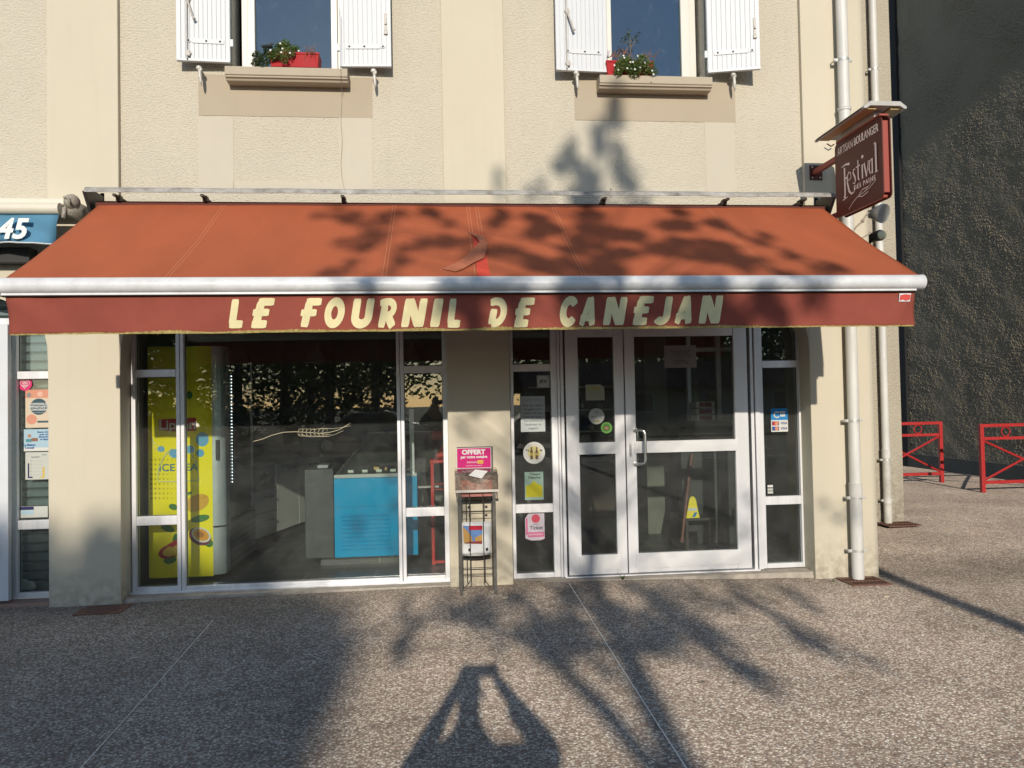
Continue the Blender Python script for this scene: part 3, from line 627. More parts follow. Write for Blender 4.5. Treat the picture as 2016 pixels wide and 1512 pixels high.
# valance
VX0, VX1 = fx(16, 600, YB), fx(1801, 610, YB)
def wav(x, z):
    d = .006 * noise.noise(Vector((x * 1.6, z * 2, 0))) + .0045 * noise.noise(Vector((x * 5, z * 1.2, 3)))
    lft = max(0, 1 - (x - VX0) / .5); d += lft * .014 * math.sin((x - VX0) * 17 + (z - 2.0) * 16)
    rgt = max(0, 1 - (VX1 - x) / .4); d += rgt * .010 * math.sin((VX1 - x) * 20 + (z - 2.0) * 18)
    return d * min(1, (2.25 - z) / .08)
def vbot(x): return 2.006 + .006 * noise.noise(Vector((x * 1.1, 7, 0))) + .003 * noise.noise(Vector((x * 7, 2, 0)))
mb = MB(); NV, MV = 260, 14; vs = []
for off in (0, .004):
    for j in range(MV + 1):
        for i in range(NV + 1):
            x = VX0 + (VX1 - VX0) * i / NV; zb_ = vbot(x); z = 2.243 + (zb_ - 2.243) * j / MV
            xx = x + (1 - i / NV > .999) * 0
            vs.append((x - (.015 * (1 - j / MV) if i == 0 else 0), YB + wav(x, z) + off, z))
K = (NV + 1) * (MV + 1); fs = []
for j in range(MV):
    for i in range(NV):
        a = j * (NV + 1) + i; fs += [(a, a + NV + 1, a + NV + 2, a + 1), (K + a, K + a + 1, K + a + NV + 2, K + a + NV + 1)]
for i in range(NV):
    a = MV * (NV + 1) + i; fs.append((a, K + a, K + a + 1, a + 1))
for j in range(MV):
    a = j * (NV + 1); fs.append((a, K + a, K + a + NV + 1, a + NV + 1)); b = a + NV; fs.append((b, b + NV + 1, K + b + NV + 1, K + b))
mb.add(vs, fs); va = mb.build('valance', VALC, AW, smooth=True, recalc=False)
# worn, lichen-grown hem
mb = MB(); n = 700
for i in range(n):
    x = VX0 + .01 + (VX1 - VX0 - .02) * i / n; hgt = .006 + .011 * max(0, noise.noise(Vector((x * 4, 0, 9))) + .35) + .004 * rnd.random()
    if x > 2.2 or x < -1.9: hgt *= .5
    b = vbot(x); x2 = x + (VX1 - VX0) / n * rnd.uniform(.8, 1.3); y = YB + wav(x, b) - .0025 - .002 * rnd.random()
    mb.add([(x, y, b - .003), (x2, y, b - .003 - .002 * rnd.random()), (x2, y, b + hgt * rnd.uniform(.7, 1.2)), (x, y, b + hgt)], [(0, 1, 2, 3)])
mb.build('worn_hem', LICHEN, va)
# brush lettering
def ell(cx, cy, rx, ry, a0, a1, n=14): return [(cx + rx * math.cos(R(a0 + (a1 - a0) * k / n)), cy + ry * math.sin(R(a0 + (a1 - a0) * k / n))) for k in range(n + 1)]
GL = {
 'L': (.66, [([(.17, 1), (.17, .1)], .27), ([(.04, .115), (.66, .115)], .22)]),
 'E': (.76, [([(.27, .9), (.20, .1)], .25), ([(.16, .885), (.78, .885)], .21), ([(.0, .52), (.64, .52)], .20), ([(.03, .115), (.62, .115)], .22)]),
 'F': (.74, [([(.27, .9), (.20, .0)], .25), ([(.14, .885), (.76, .885)], .21), ([(-.02, .50), (.62, .50)], .20)]),
 'O': (.86, [(ell(.43, .5, .30, .39, 90, 450, 24), .24)]),
 'U': (.84, [([(.14, 1)] + ell(.42, .36, .28, .25, 180, 360, 12) + [(.70, 1)], .25)]),
 'R': (.84, [([(.26, .78), (.20, 0)], .24), ([(.02, .84), (.30, .885)] + ell(.42, .66, .25, .23, 80, -80, 10) + [(.30, .44)], .20), ([(.40, .46), (.72, .02)], .25)]),
 'N': (.86, [([(.12, 0), (.12, 1)], .23), ([(.16, .97), (.62, .04)], .24), ([(.68, 0), (.68, 1)], .23)]),
 'I': (.40, [([(.17, 0), (.17, 1)], .28)]),
 'D': (.84, [([(.22, .62), (.18, .08)], .24), ([(.02, .84), (.24, .89)] + ell(.34, .5, .32, .38, 85, -85, 14) + [(.18, .115)], .22)]),
 'C': (.76, [(ell(.42, .5, .29, .39, 35, 325, 18), .24)]),
 'A': (.86, [([(.08, 0), (.42, .97)], .22), ([(.44, 1), (.66, 0)], .25), ([(.0, .27), (.58, .27)], .19)]),
 'J': (.70, [([(.52, 1)] + ell(.30, .30, .22, .19, 0, -150, 12), .24)]),
}
def draw(ch, x0, wd, z0, ht):
    gw, strokes = GL[ch]; mb = MB(); lay = 0
    for pts, th in strokes:
        # resample
        P = [Vector(p) for p in pts]; Q = [P[0]]
        for a, b in zip(P, P[1:]):
            k = max(1, int((b - a).length / .09))
            for i in range(1, k + 1): Q.append(a + (b - a) * i / k)
        vs = []; closed = (Q[0] - Q[-1]).length < 1e-4; m = len(Q)
        for i, p in enumerate(Q):
            if closed and i in (0, m - 1): t = (Q[1] - Q[-2]).normalized()
            else: t = (Q[min(i + 1, m - 1)] - Q[max(i - 1, 0)]).normalized()
            nn = Vector((-t.y, t.x)); e = th * .64
            if not closed and i in (0, m - 1): e *= .80
            for sgn in (1, -1):
                q = p + nn * e * sgn; X = x0 + (q.x + .20 * q.y) / (gw + .20) * wd; Z = z0 + q.y * ht
                vs.append((X, YB + wav(X, Z) - .004 - lay * .0006, Z))
        mb.add(vs, [(2 * i, 2 * i + 1, 2 * i + 3, 2 * i + 2) for i in range(m - 1)]); lay += 1
    mb.build('lettering', CREAM, va)
for ch, a, b, y0, y1 in (('L', 449, 485, 589, 645), ('E', 493, 541, 588, 645), ('F', 589, 634, 588, 644), ('O', 636, 682, 588, 644), ('U', 689, 738, 588, 644), ('R', 741, 786, 588, 645), ('N', 790, 845, 588, 644), ('I', 846, 877, 588, 644), ('L', 879, 912, 588, 644),
                         ('D', 958, 1004, 587, 643), ('E', 1010, 1053, 587, 643), ('C', 1099, 1139, 585, 642), ('A', 1140, 1179, 585, 641), ('N', 1187, 1238, 585, 640), ('E', 1243, 1287, 584, 639), ('J', 1285, 1327, 584, 638), ('A', 1328, 1370, 583, 637), ('N', 1375, 1426, 582, 637)):
    xa, xb, za, zb_ = rect(a, b, y0, y1, YB); draw(ch, xa, xb - xa, za, zb_ - za)
# maker's emblem near the right end: white parallelogram outline round a red wave
xa, xb, za, zb_ = rect(1767, 1792, 578, 594, YB); mb = MB(); sh = .012
mb.add([(xa, YB - .012, za), (xb - sh, YB - .012, za), (xb, YB - .012, zb_), (xa + sh * .6, YB - .012, zb_)], [(0, 1, 2, 3)]); mb.build('emblem', WHITE, va)
mb = MB(); mb.add([(xa + .004, YB - .014, za + .006), (xa + .03, YB - .014, za + .012), (xa + .05, YB - .014, za + .004), (xb - sh, YB - .014, za + .012), (xb - .005, YB - .014, zb_ - .010), (xa + .05, YB - .014, zb_ - .006), (xa + sh, YB - .014, zb_ - .012)], [tuple(range(7))]); mb.build('emblem_wave', mat('emblem_red', (.5, .05, .04), .7), va)

# ================================================================ NEIGHBOUR'S AWNING + SHOPFRONT
NA = thing('awning', (-4.2, 0, 3.0), 'retracted blue awning reading 45 over the neighbouring shop', 'awning')
Yn = -.30; ZN = fz(60, 402, Yn)
ex = fx(124, 402, Yn)
mb = MB(); mb.tube([(-6.5, Yn, fz(60, 411, Yn)), (ex - .02, Yn, fz(60, 411, Yn))], .045, 20); smooth_angle(mb.build('front_bar', mat('cream_bar', (.62, .58, .48), .4, var=.05), NA))
mb = MB(); mb.box(-6.5, fx(135, 400, -.26), -.26, .04, fz(60, 403, -.26), fz(60, 389, -.26)); mb.build('cassette', mat('cream_bar', (.62, .58, .48)), NA, bevel=.015)
mb = MB(); c = WY(142, 398, Yn + .02); mb.blob((c.x, c.y, c.z), (.055, .07, .06), 14, 10); mb.box(c.x - .05, c.x + .03, Yn, .03, c.z - .10, c.z + .01); mb.tube([(c.x - .04, Yn - .01, c.z - .05), (c.x - .045, Yn - .02, c.z - .13)], .016, 10); mb.tube([(c.x - .025, Yn - .05, c.z + .02), (c.x + .01, Yn - .06, c.z + .01), (c.x + .02, Yn - .055, c.z - .03)], .01, 8)
mb.build('end_bracket', mat('old_plastic', (.30, .27, .22), .6, var=.3, vscale=40), NA, smooth=True)
BLUEC = mat('blue_cloth', (.075, .21, .33), .85, var=.08, vscale=5)
mb = MB(); vx1t, vx1b = fx(118, 418, Yn), fx(103, 480, Yn); zt_, zb_ = fz(60, 417, Yn), fz(60, 478, Yn); vs = []; n = 60
def nw(x, u): return .03 * math.sin((x - u * .5) * 11) * u + .012 * math.sin(x * 31 + u * 4) * u
for j in range(9):
    for i in range(n + 1):
        u = j / 8; x = -6.5 + (vx1t + (vx1b - vx1t) * u + 6.5) * i / n; vs.append((x, Yn + nw(x, u), zt_ + (zb_ - zt_) * u + .008 * u * math.sin(x * 9)))
mb.add(vs, [(j * (n + 1) + i, j * (n + 1) + i + 1, (j + 1) * (n + 1) + i + 1, (j + 1) * (n + 1) + i) for j in range(8) for i in range(n)]); bv = mb.build('valance', BLUEC, NA, smooth=True); so = bv.modifiers.new('s', 'SOLIDIFY'); so.thickness = .004
mb = MB(); mb.tube([(-6.5 + (vx1b + 6.5) * i / n, Yn + nw(-6.5 + (vx1b + 6.5) * i / n, 1), zb_ + .008 * math.sin((-6.5 + (vx1b + 6.5) * i / n) * 9)) for i in range(n + 1)], .006, 6); mb.build('white_hem', WHITE, bv)
p = WY(22, 452, Yn - .045); text('45', (p.x - .0, p.y, p.z), .21, mat('number_white', (.75, .75, .70), .7), bv, shear=.25, bold=.006, wide=1.0)
mb = MB(); mb.box(-6.5, fx(60, 500, -.1), -.12, .04, fz(30, 517, -.1), fz(30, 488, -.1)); mb.build('shadow_box', mat('black_box', (.02, .02, .02), .7), NA)  # black box stands in for the shade under the blue awning

NB_ = thing('neighbour_shopfront', (-3.6, .2, 0), 'white framed shopfront with roller shutter behind glass left of the first pier', 'shopfront')
f = MB(); q = lambda px, py=900: fx(px, py, YF0)
l0, l1 = q(23), q(33); r1 = PX[0][0] + .06
frame_bar(f, l0, l1, .03, 2.75); 
for z0, z1 in ((ZT0, ZT1), (ZL0 + .0, ZL1 + .0), (.03, .08), (2.7, 2.75)): frame_bar(f, l1, r1, z0, z1, YF0 + .003)
f.box(l0 - 1.6, l0 + .3, YF0 - .02, YF1, 2.22, 2.30)
nf = f.build('frame', ALU, NB_, bevel=.004)
for z0, z1 in ((.08, ZL0), (ZL1, ZT0), (ZT1, 2.7)): pane(l1, r1, z0, z1, nf)
SLAT = mat('shutter_slat', (.115, .15, .155), .45, .3, var=.12)
mb = MB()
for k in range(36):
    z = .08 + k * .075; mb.prism([(.33, z), (.318, z + .01), (.318, z + .055), (.33, z + .066), (.34, z + .066), (.34, z)], l0 - 1.6, r1 + .1, 'x')
mb.box(l0 - 1.6, r1 + .1, .345, .36, .0, 2.8, BLACK); mb.build('roller_shutter', SLAT, NB_, bevel=.002)
dx1 = fx(20, 900, .10); mb = MB(); mb.box(dx1 - .09, dx1, .07, .12, .05, 2.24); mb.box(dx1 - .9, dx1 - .09, .075, .115, .05, .2); mb.box(dx1 - .9, dx1 - .09, .075, .115, 2.15, 2.24); mb.box(dx1 - .9, dx1 - .81, .075, .115, .2, 2.15)
dn = mb.build('door', WHITE, NB_, bevel=.004)
mb = MB(); mb.box(dx1 - .81, dx1 - .09, .09, .097, .2, 2.15); mb.build('pane', GLASS, dn)
for z in (.45, 1.07, 1.62, 1.83): mb = MB(); mb.tube([(dx1 - .085, .06, z - .045), (dx1 - .085, .06, z - .002)], .014, 12); mb.tube([(dx1 - .085, .06, z + .002), (dx1 - .085, .06, z + .045)], .014, 12); mb.build('hinge', mat('dark_hinge', (.12, .12, .12), .5, .4), dn)
mb = MB(); mb.box(-6, PX[0][0], .06, .24, -.05, .028); mb.build('threshold', mat('terracotta_step', (.28, .18, .14), .8, var=.2, vscale=12), NB_, bevel=.006)
# stone standing inside the neighbour's glass
mb = MB(); a = WY(50, 1163, .285); me_ = MB(); me_.blob((a.x - .03, .293, .125), (.07, .02, .048), 12, 9, None, .14); me_.blob((a.x + .035, .293, .115), (.045, .02, .038), 10, 8, None, .16)
st = me_.build('stone', mat('pale_rock', (.42, .42, .37), .95, var=.3, vscale=30, bump=1, bscale=50, bdist=.01), smooth=True); tag(st, 'rough pale stone standing behind the glass at the neighbour\'s window foot', 'stone')

# ================================================================ posters and stickers
def rot_out(): return None
INKB = mat('ink_black', (.03, .03, .035), .8); INKG = mat('ink_grey', (.20, .21, .22), .8); PAPER = mat('paper', (.62, .63, .62), .8, var=.03, vscale=8); PAPERD = mat('paper_dull', (.40, .44, .44), .8, var=.05, vscale=8)
def poster(name, label, cat, px0, px1, py0, py1, m, Y=.229, group=None, shape='rect', seg=36, cut=None):
    x0, x1, z0, z1 = rect(px0, px1, py0, py1, Y); t = thing(name, ((x0 + x1) / 2, Y, z0), label, cat, group); mb = MB()
    if shape == 'rect': mb.box(x0, x1, Y, Y + .001, z0, z1)
    elif shape == 'round': mb.prism([((x0 + x1) / 2 + (x1 - x0) / 2 * math.cos(2 * math.pi * k / seg), (z0 + z1) / 2 + (x1 - x0) / 2 * math.sin(2 * math.pi * k / seg)) for k in range(seg)], Y, Y + .001, 'y')
    elif shape == 'cut': c = (x1 - x0) * .2; mb.prism([(x0, z0), (x1, z0), (x1, z1 - c), (x1 - c, z1), (x0, z1)], Y, Y + .001, 'y')
    elif shape == 'bulge': w_ = x1 - x0; mb.prism([(x0, z0 + w_ * .12), (x0 + w_ * .3, z0), (x1 - w_ * .2, z0), (x1, z0 + w_ * .08), (x1, z1), (x0 + w_ * .2, z1), (x0, z1 - w_ * .3)], Y, Y + .001, 'y')
    mb.build('sheet', m, t)
    return t, x0, x1, z0, z1, Y
def sub(P, u0, u1, v0, v1, m, name='printed_panel', lay=1, circ=False):
    t, x0, x1, z0, z1, Y = P; W_, H_ = x1 - x0, z1 - z0; y = Y - .0006 * lay; mb = MB()
    if circ: mb.disc((x0 + u0 * W_, z0 + v0 * H_), u1 * W_, y, y + .0004)
    else: mb.box(x0 + u0 * W_, x0 + u1 * W_, y, y + .0004, z0 + v0 * H_, z0 + v1 * H_)
    return mb.build(name, m, t)
def txt(P, s, u, v, size, m, lay=3, **k):
    t, x0, x1, z0, z1, Y = P; return text(s, (x0 + u * (x1 - x0), Y - .0006 * lay, z0 + v * (z1 - z0)), size * (z1 - z0), m, t, extrude=.0002, **k)
C = lambda name, r, g, b: mat(name, tuple(v * .72 for v in lin(r, g, b)), .7, spec=.3)
SAL = C('salmon', 224, 158, 132); SLATE = C('slate_blue', 62, 92, 104); PINK = C('hot_pink', 226, 60, 120); WH = C('print_white', 226, 226, 222)
P = poster('sticker', 'round pink heart sticker at the top of the neighbour\'s window', 'sticker', 35, 63, 742, 770, PINK, shape='round')
t, x0, x1, z0, z1, Y = P; mb = MB(); cx, cz, r = (x0 + x1) / 2, (z0 + z1) / 2, (x1 - x0) / 2
hp = [(cx + r * .72 * (16 * math.sin(a) ** 3) / 17, cz + r * .72 * (13 * math.cos(a) - 5 * math.cos(2 * a) - 2 * math.cos(3 * a) - math.cos(4 * a)) / 17) for a in [2 * math.pi * k / 32 for k in range(33)]]
mb.tube([(a, Y - .001, b) for a, b in hp], .0022, 5); mb.build('heart_outline', WH, t)
for v in (.62, .52, .42, .34): sub(P, .30, .70, v - .02, v + .02, WH, 'printed_line', 2)
P = poster('poster', 'salmon and cream coworking poster on the neighbour\'s glass', 'poster', 50, 97, 767, 842, C('cream_print', 225, 208, 184), Y=.232)
sub(P, 0, 1, .78, 1, SAL); sub(P, .56, .36, .55, 0, SLATE, 'printed_circle', 2, True); sub(P, .26, .22, .22, 0, SAL, 'printed_circle', 2, True); sub(P, .5, 1, .13, .18, SLATE)
sub(P, .15, .10, .86, 0, INKG, 'photo_circle', 2, True); sub(P, .62, .12, .88, 0, C('pale_salmon', 236, 190, 170), 'printed_circle', 2, True)
for i, s in enumerate(('CONVIVIALITÉ', 'OPPORTUNITÉS', 'COWORKING')): txt(P, s, .58, .62 - i * .075, .075, WH, wide=1.0, bold=.001)
txt(P, 'à ne louer quand vous voulez', .56, .40, .035, WH)
P = poster('poster', 'pale blue leaflet with a cartoon desk worker below the coworking poster', 'poster', 47, 97, 845, 888, C('pale_blue_print', 178, 208, 222), Y=.232)
sub(P, .0, 1, .0, .16, WH); sub(P, .08, .30, .42, .56, C('teal_print', 90, 150, 160), 'printed_figure'); sub(P, .22, .07, .70, 0, C('skin_print', 190, 140, 110), 'printed_head', 2, True); sub(P, .30, .55, .45, .60, C('brown_print', 150, 110, 90), 'printed_laptop', 2)
txt(P, 'Besoin d\'aide\npour vos\ndémarches\nen ligne', .80, .70, .11, C('blue_ink', 40, 90, 160), bold=.0005); txt(P, 'La Maison\nConseil', .22, .22, .13, C('blue_ink', 40, 90, 160), bold=.0008)
P = poster('poster', 'white printed timetable with yellow and navy corners, lowest of the taped sheets', 'poster', 50, 97, 890, 944, C('offwhite_print', 205, 208, 200), Y=.232)
sub(P, .10, .16, .08, .60, C('navy_print', 40, 44, 96)); sub(P, .10, .3, .06, .11, C('navy_print', 40, 44, 96), lay=2); sub(P, .72, .80, .08, .45, C('yellow_print', 220, 190, 80)); sub(P, .6, .8, .06, .10, C('yellow_print', 220, 190, 80), lay=2)
for i in range(5): txt(P, '%s  —  ———' % 'ABCDE'[i], .48, .68 - i * .125, .075, INKG)
sub(P, .25, .6, .80, .84, INKG, 'printed_line'); sub(P, .7, .9, .88, .91, INKG, 'printed_line')
P = poster('leaflet', 'curled white and navy leaflet lying at the bottom of the neighbour\'s upper pane', 'leaflet', 33, 94, 997, 1019, C('offwhite_print', 205, 208, 200), Y=.232)
sub(P, .0, .55, .70, .98, C('navy_print', 40, 44, 140)); sub(P, .15, .55, .28, .66, C('pale_blue_print', 178, 208, 222), lay=2)
# bakery: left side light
P = poster('sticker', 'small square no-dogs sticker at the top of the left side light', 'sticker', 1057, 1082, 739, 763, PAPERD)
sub(P, .5, .46, .5, 0, WH, 'printed_circle', 1, True); t, x0, x1, z0, z1, Y = P; mb = MB(); cx, cz, r = (x0 + x1) / 2, (z0 + z1) / 2, (x1 - x0) / 2
for o, s in ((-.38, 1), (.26, .8)):
    q = lambda a, b: (cx + r * (o + a * s * .5), cz + r * b * s * .9 * .6)
    mb.prism([q(-.5, .0), q(-.2, .25), q(.3, .3), q(.45, .75), q(.75, .55), q(.5, .1), q(.45, -.7), q(.3, -.7), q(.2, -.1), q(-.2, -.1), q(-.3, -.7), q(-.45, -.7)], Y - .0016, Y - .0010, 'y')
mb.build('dog_silhouettes', INKB, t)
P = poster('notice', 'white paper notice to customers about leaving animals outside, on the left side light', 'notice', 1025, 1073, 780, 850, PAPERD)
txt(P, 'Chers clients', .5, .90, .085, INKG)
txt(P, 'Pour des raisons\nd\'hygiène et le\nconfort de tous,\nmerci de laisser\nvos animaux à\nl\'extérieur du\nmagasin', .5, .42, .088, INKB, line=1.22)
P = poster('sticker', 'large round white sticker with two brown bottles on the left side light', 'sticker', 1030, 1073, 870, 913, WH, shape='round')
OCH = C('ochre_print', 196, 176, 92); BRN = C('bottle_print', 120, 96, 80)
sub(P, .5, .30, .52, 0, C('pale_yellow_print', 225, 215, 150), 'printed_circle', 1, True)
t, x0, x1, z0, z1, Y = P; 
for u in (.38, .62): 
    mb = MB(); W_ = x1 - x0; bx = x0 + u * W_; mb.prism([(bx - .012, z0 + W_ * .2), (bx + .012, z0 + W_ * .2), (bx + .012, z0 + W_ * .55), (bx + .006, z0 + W_ * .63), (bx + .006, z0 + W_ * .76), (bx - .006, z0 + W_ * .76), (bx - .006, z0 + W_ * .63), (bx - .012, z0 + W_ * .55)], Y - .0018, Y - .0012, 'y'); mb.build('printed_bottle', BRN, t)
    sub(P, u - .06, u + .06, .38, .50, OCH, 'printed_label', 4)
for a in (.16, .24, .80, .84): sub(P, a, .035, .42 + (a * 7 % .3), 0, C('leaf_print', 90, 105, 60), 'printed_leaf', 2, True)
for a in range(7): sub(P, .5 + .40 * math.cos(R(50 + a * 13)), .012, .5 + .40 * math.sin(R(50 + a * 13)), 0, INKG, 'printed_dot', 2, True)
P = poster('sticker', 'pale green meal voucher sticker reading Chèque Déjeuner', 'sticker', 1033, 1070, 929, 984, C('pale_green_print', 150, 178, 165))
txt(P, 'Chèque\nDéjeuner', .54, .86, .13, INKB, bold=.0006, line=.95, wide=.95)
YEL = C('voucher_yellow', 190, 184, 40); t, x0, x1, z0, z1, Y = P; W_, H_ = x1 - x0, z1 - z0; mb = MB()
mb.prism([(x0 + W_ * .06, z0 + H_ * .1), (x0 + W_ * .94, z0 + H_ * .1), (x0 + W_ * .94, z0 + H_ * .5), (x0 + W_ * .7, z0 + H_ * .56), (x0 + W_ * .5, z0 + H_ * .68), (x0 + W_ * .3, z0 + H_ * .56), (x0 + W_ * .06, z0 + H_ * .5)], Y - .0012, Y - .0006, 'y'); mb.build('printed_sun', YEL, t)
P = poster('sticker', 'pink and white curved Ticket meal voucher sticker in the lowest left side light', 'sticker', 1034, 1072, 1009, 1064, C('pale_pink_print', 200, 190, 200), shape='bulge')
sub(P, .55, .22, .78, 0, C('coral_print', 205, 80, 100), 'printed_ball', 1, True); sub(P, .14, .98, .12, .30, C('rose_print', 205, 110, 150)); txt(P, 'Ticket', .56, .45, .19, C('ink_navy', 40, 45, 70), bold=.0006, shear=.12)
txt(P, 'RESTAURANT', .56, .21, .085, WH); sub(P, .4, .7, .56, .585, INKG, 'printed_line', 2); sub(P, .03, .13, .2, .8, C('rose_print', 205, 110, 150))
# left door leaf
YDp = .192
P = poster('notice', 'cream cut-corner paper notice with a yellow heading on the narrow door leaf', 'notice', 1153, 1190, 757, 788, C('cream_paper', 178, 180, 160), Y=YDp, shape='cut')
txt(P, 'DECEMBRE', .42, .74, .17, C('voucher_yellow', 190, 184, 40), bold=.0008); txt(P, 'et tous jours\nouvert sauf\nlundi matin', .5, .38, .16, INKG)
P = poster('sticker', 'round white sticker reading ICI on the narrow door leaf', 'sticker', 1159, 1190, 804, 835, C('dull_white_print', 205, 208, 200), Y=YDp, shape='round')
txt(P, 'ICI', .5, .74, .2, INKG, bold=.001); sub(P, .12, .88, .46, .50, INKG, 'printed_line'); sub(P, .18, .82, .38, .42, INKG, 'printed_line'); sub(P, .58, .08, .18, 0, OCH, 'printed_dot', 1, True); sub(P, .30, .5, .15, .2, OCH, 'printed_line')
P = poster('sticker', 'smaller round green sticker with a red shop emblem on the narrow door leaf', 'sticker', 1183, 1205, 831, 853, C('green_print', 120, 180, 90), Y=YDp, shape='round')
sub(P, .5, .36, .5, 0, C('green_print_dark', 80, 140, 70), 'printed_circle', 1, True); sub(P, .32, .68, .32, .62, C('emblem_brown', 180, 90, 70), lay=2); sub(P, .38, .62, .40, .52, C('pale_green_print', 150, 178, 165), lay=3)
# right door leaf
P = poster('notice', 'grey paper notice with opening hours at the top of the wide door leaf', 'notice', 1308, 1371, 680, 724, C('grey_paper', 150, 146, 150), Y=YDp)
txt(P, 'Du lundi au vendredi :\n7 h 00 à 13 h 30\net 15 h 30 à 19 h 30\n\nLe dimanche :\n7 h 00 à 13 h 00', .5, .48, .105, INKB)
P = poster('sticker', 'blue and white bank card sticker with CB and VISA marks on the right side light', 'sticker', 1518, 1551, 804, 850, WH)
CBB = C('cb_blue', 40, 140, 205); sub(P, .0, 1, .50, 1, CBB)
t, x0, x1, z0, z1, Y = P; W_, H_ = x1 - x0, z1 - z0; mb = MB()
mb.tube([(x0 + W_ * (.34 + .16 * math.cos(R(a))), Y - .002, z0 + H_ * .73 + W_ * .16 * math.sin(R(a))) for a in range(40, 325, 20)], W_ * .045, 6)
for dz in (.0, .13): mb.box(x0 + W_ * .54, x0 + W_ * .84, Y - .0025, Y - .001, z0 + H_ * (.65 + dz), z0 + H_ * (.745 + dz))
mb.build('card_mark', WH, t)
for k, (c1, c2) in enumerate((('red_disc', (200, 50, 60)), ('blue_disc', (50, 90, 180)))):
    v = .36 - k * .22; mb_ = C(c1, *c2)
    sub(P, .05, .46, v - .085, v + .085, C('navy_print', 40, 44, 96), lay=1); sub(P, .19, .11, v, 0, mb_, 'card_disc', 2, True); sub(P, .32, .11, v, 0, C('orange_disc', 225, 150, 120), 'card_disc', 3, True)
    txt(P, 'VISA', .74, v, .15, C('visa_blue', 40, 60, 140), shear=.2, bold=.0006)
P = poster('sticker', 'tiny black and white label low on the right side light', 'sticker', 1510, 1523, 954, 973, INKB)
sub(P, .1, .9, .72, .95, WH); sub(P, .1, .9, .38, .60, C('offwhite_print', 205, 208, 200)); sub(P, .1, .9, .08, .3, C('offwhite_print', 205, 208, 200))
# wheat-ear line drawing on the big pane (gold film)
WG = mat('gold_film', (.55, .50, .34), .6); wt = thing('window_decal', (-1.2, .23, 1.2), 'gold wheat ear line drawing on the big shop window', 'decal')
def wl(pts, r=.0028): return [tuple(WY(x, y, .231)) for x, y in pts]
mb = MB(); stem_ = [(499, 869), (515, 865), (535, 857), (558, 851), (580, 850), (600, 851), (630, 853), (650, 851), (668, 846), (690, 833)]
mb.tube(wl(stem_), .0022, 6)
mb.tube(wl([(615, 846), (635, 843), (655, 844), (672, 842), (690, 838)]), .0014, 5); mb.tube(wl([(588, 855), (610, 860), (650, 859)]), .0014, 5); mb.tube(wl([(630, 853), (655, 857), (676, 848)]), .0014, 5)
for k in range(7):
    a = 586 + k * 8
    mb.tube(wl([(a, 851), (a + 3, 845), (a + 10, 844), (a + 10, 849)]), .0015, 5); mb.tube(wl([(a, 853), (a + 3, 858), (a + 10, 859), (a + 10, 854)]), .0015, 5)
mb.build('wheat_ear', WG, wt)


# ================================================================ DOWNPIPES, GRATES, COVERS
def pipe(x, y, r, z0, z1, collars, clamps, label, m=PVC, old=None):
    t = thing('downpipe', (x, y, z0), label, 'downpipe'); mb = MB(); zs = old if old else z0
    mb.tube([(x, y, zs), (x, y, z1)], r, 24); smooth_angle(mb.build('pipe', m, t))
    if old: mb = MB(); mb.tube([(x, y, z0), (x, y, zs)], r * 1.06, 24); smooth_angle(mb.build('lower_pipe', OLDPVC if y > 1 else PVC, t))
    for z, h in collars: mb = MB(); mb.tube([(x, y, z - h), (x, y, z + h - .01), (x, y, z + h)], [r * 1.14, r * 1.14, r * 1.22], 24); smooth_angle(mb.build('collar', PVC, t))
    for z in clamps:
        mb = MB(); mb.tube([(x, y, z - .011), (x, y, z + .011)], r * 1.07, 24); mb.box(x - r * 1.75, x + r * 1.75, y - .004, y + .012, z - .012, z + .012)
        for s in (-1, 1): mb.tube([(x + s * r * 1.55, y - .012, z), (x + s * r * 1.55, y + r + .03, z)], .006, 8)
        smooth_angle(mb.build('clamp', mat('clamp_metal', (.55, .55, .52), .45, .4, var=.2, vscale=30), t))
x = 3.531
pipe(x, -.075, .047, gz(x, 0) + .01, TOP, [(fz(1684, 965, -.08), .06), (fz(1668, 215, -.08) , .012)], [fz(1655, 118, -.08), fz(1680, 828, -.08), fz(1686, 980, -.08), fz(1690, 1084, -.08)], 'thick white downpipe on the right pier of the bakery front', old=fz(1684, 965, -.08))
pipe(5.235, 2.22, .043, .03, 9.0, [(fz(1748, 893, 2.22), .05), (fz(1752, 985, 2.22), .03)], [fz(1723, 137, 2.22), fz(1748, 905, 2.22), fz(1750, 985, 2.22)], 'thinner white downpipe on the set-back wall, grey at its foot', old=fz(1748, 893, 2.22))
def grate(name, x0, x1, y0, y1, label, z, skew=0.):
    t = thing(name, ((x0 + x1) / 2, (y0 + y1) / 2, z), label, 'drain grate'); mb = MB(); h = .012
    mb.box(x0, x1, y0, y0 + .025, z, z + h); mb.box(x0, x1, y1 - .025, y1, z, z + h); mb.box(x0, x0 + .025, y0 + .025, y1 - .025, z, z + h); mb.box(x1 - .025, x1, y0 + .025, y1 - .025, z, z + h)
    n = 9
    for k in range(n): a = x0 + .03 + (x1 - x0 - .06) * (k + .3) / n; mb.box(a, a + (x1 - x0) / n * .36, y0 + .025, y1 - .025, z, z + h - .002)
    mb.box(x0 + .025, x1 - .025, (y0 + y1) / 2 - .008, (y0 + y1) / 2 + .008, z + .001, z + h)
    mb.build('grid', RUST, t, bevel=.001); mb = MB(); mb.box(x0 + .01, x1 - .01, y0 + .01, y1 - .01, z + .0005, z + .002); mb.build('pit', BLACK, t)
grate('drain_grate', 3.36, 3.70, -.30, -.02, 'rusty slotted drain grate at the foot of the thick downpipe', gz(3.5, -.1) + .003)
grate('drain_grate', 5.10, 5.50, 1.98, 2.27, 'small rusty drain grate at the foot of the set-back wall', .022)
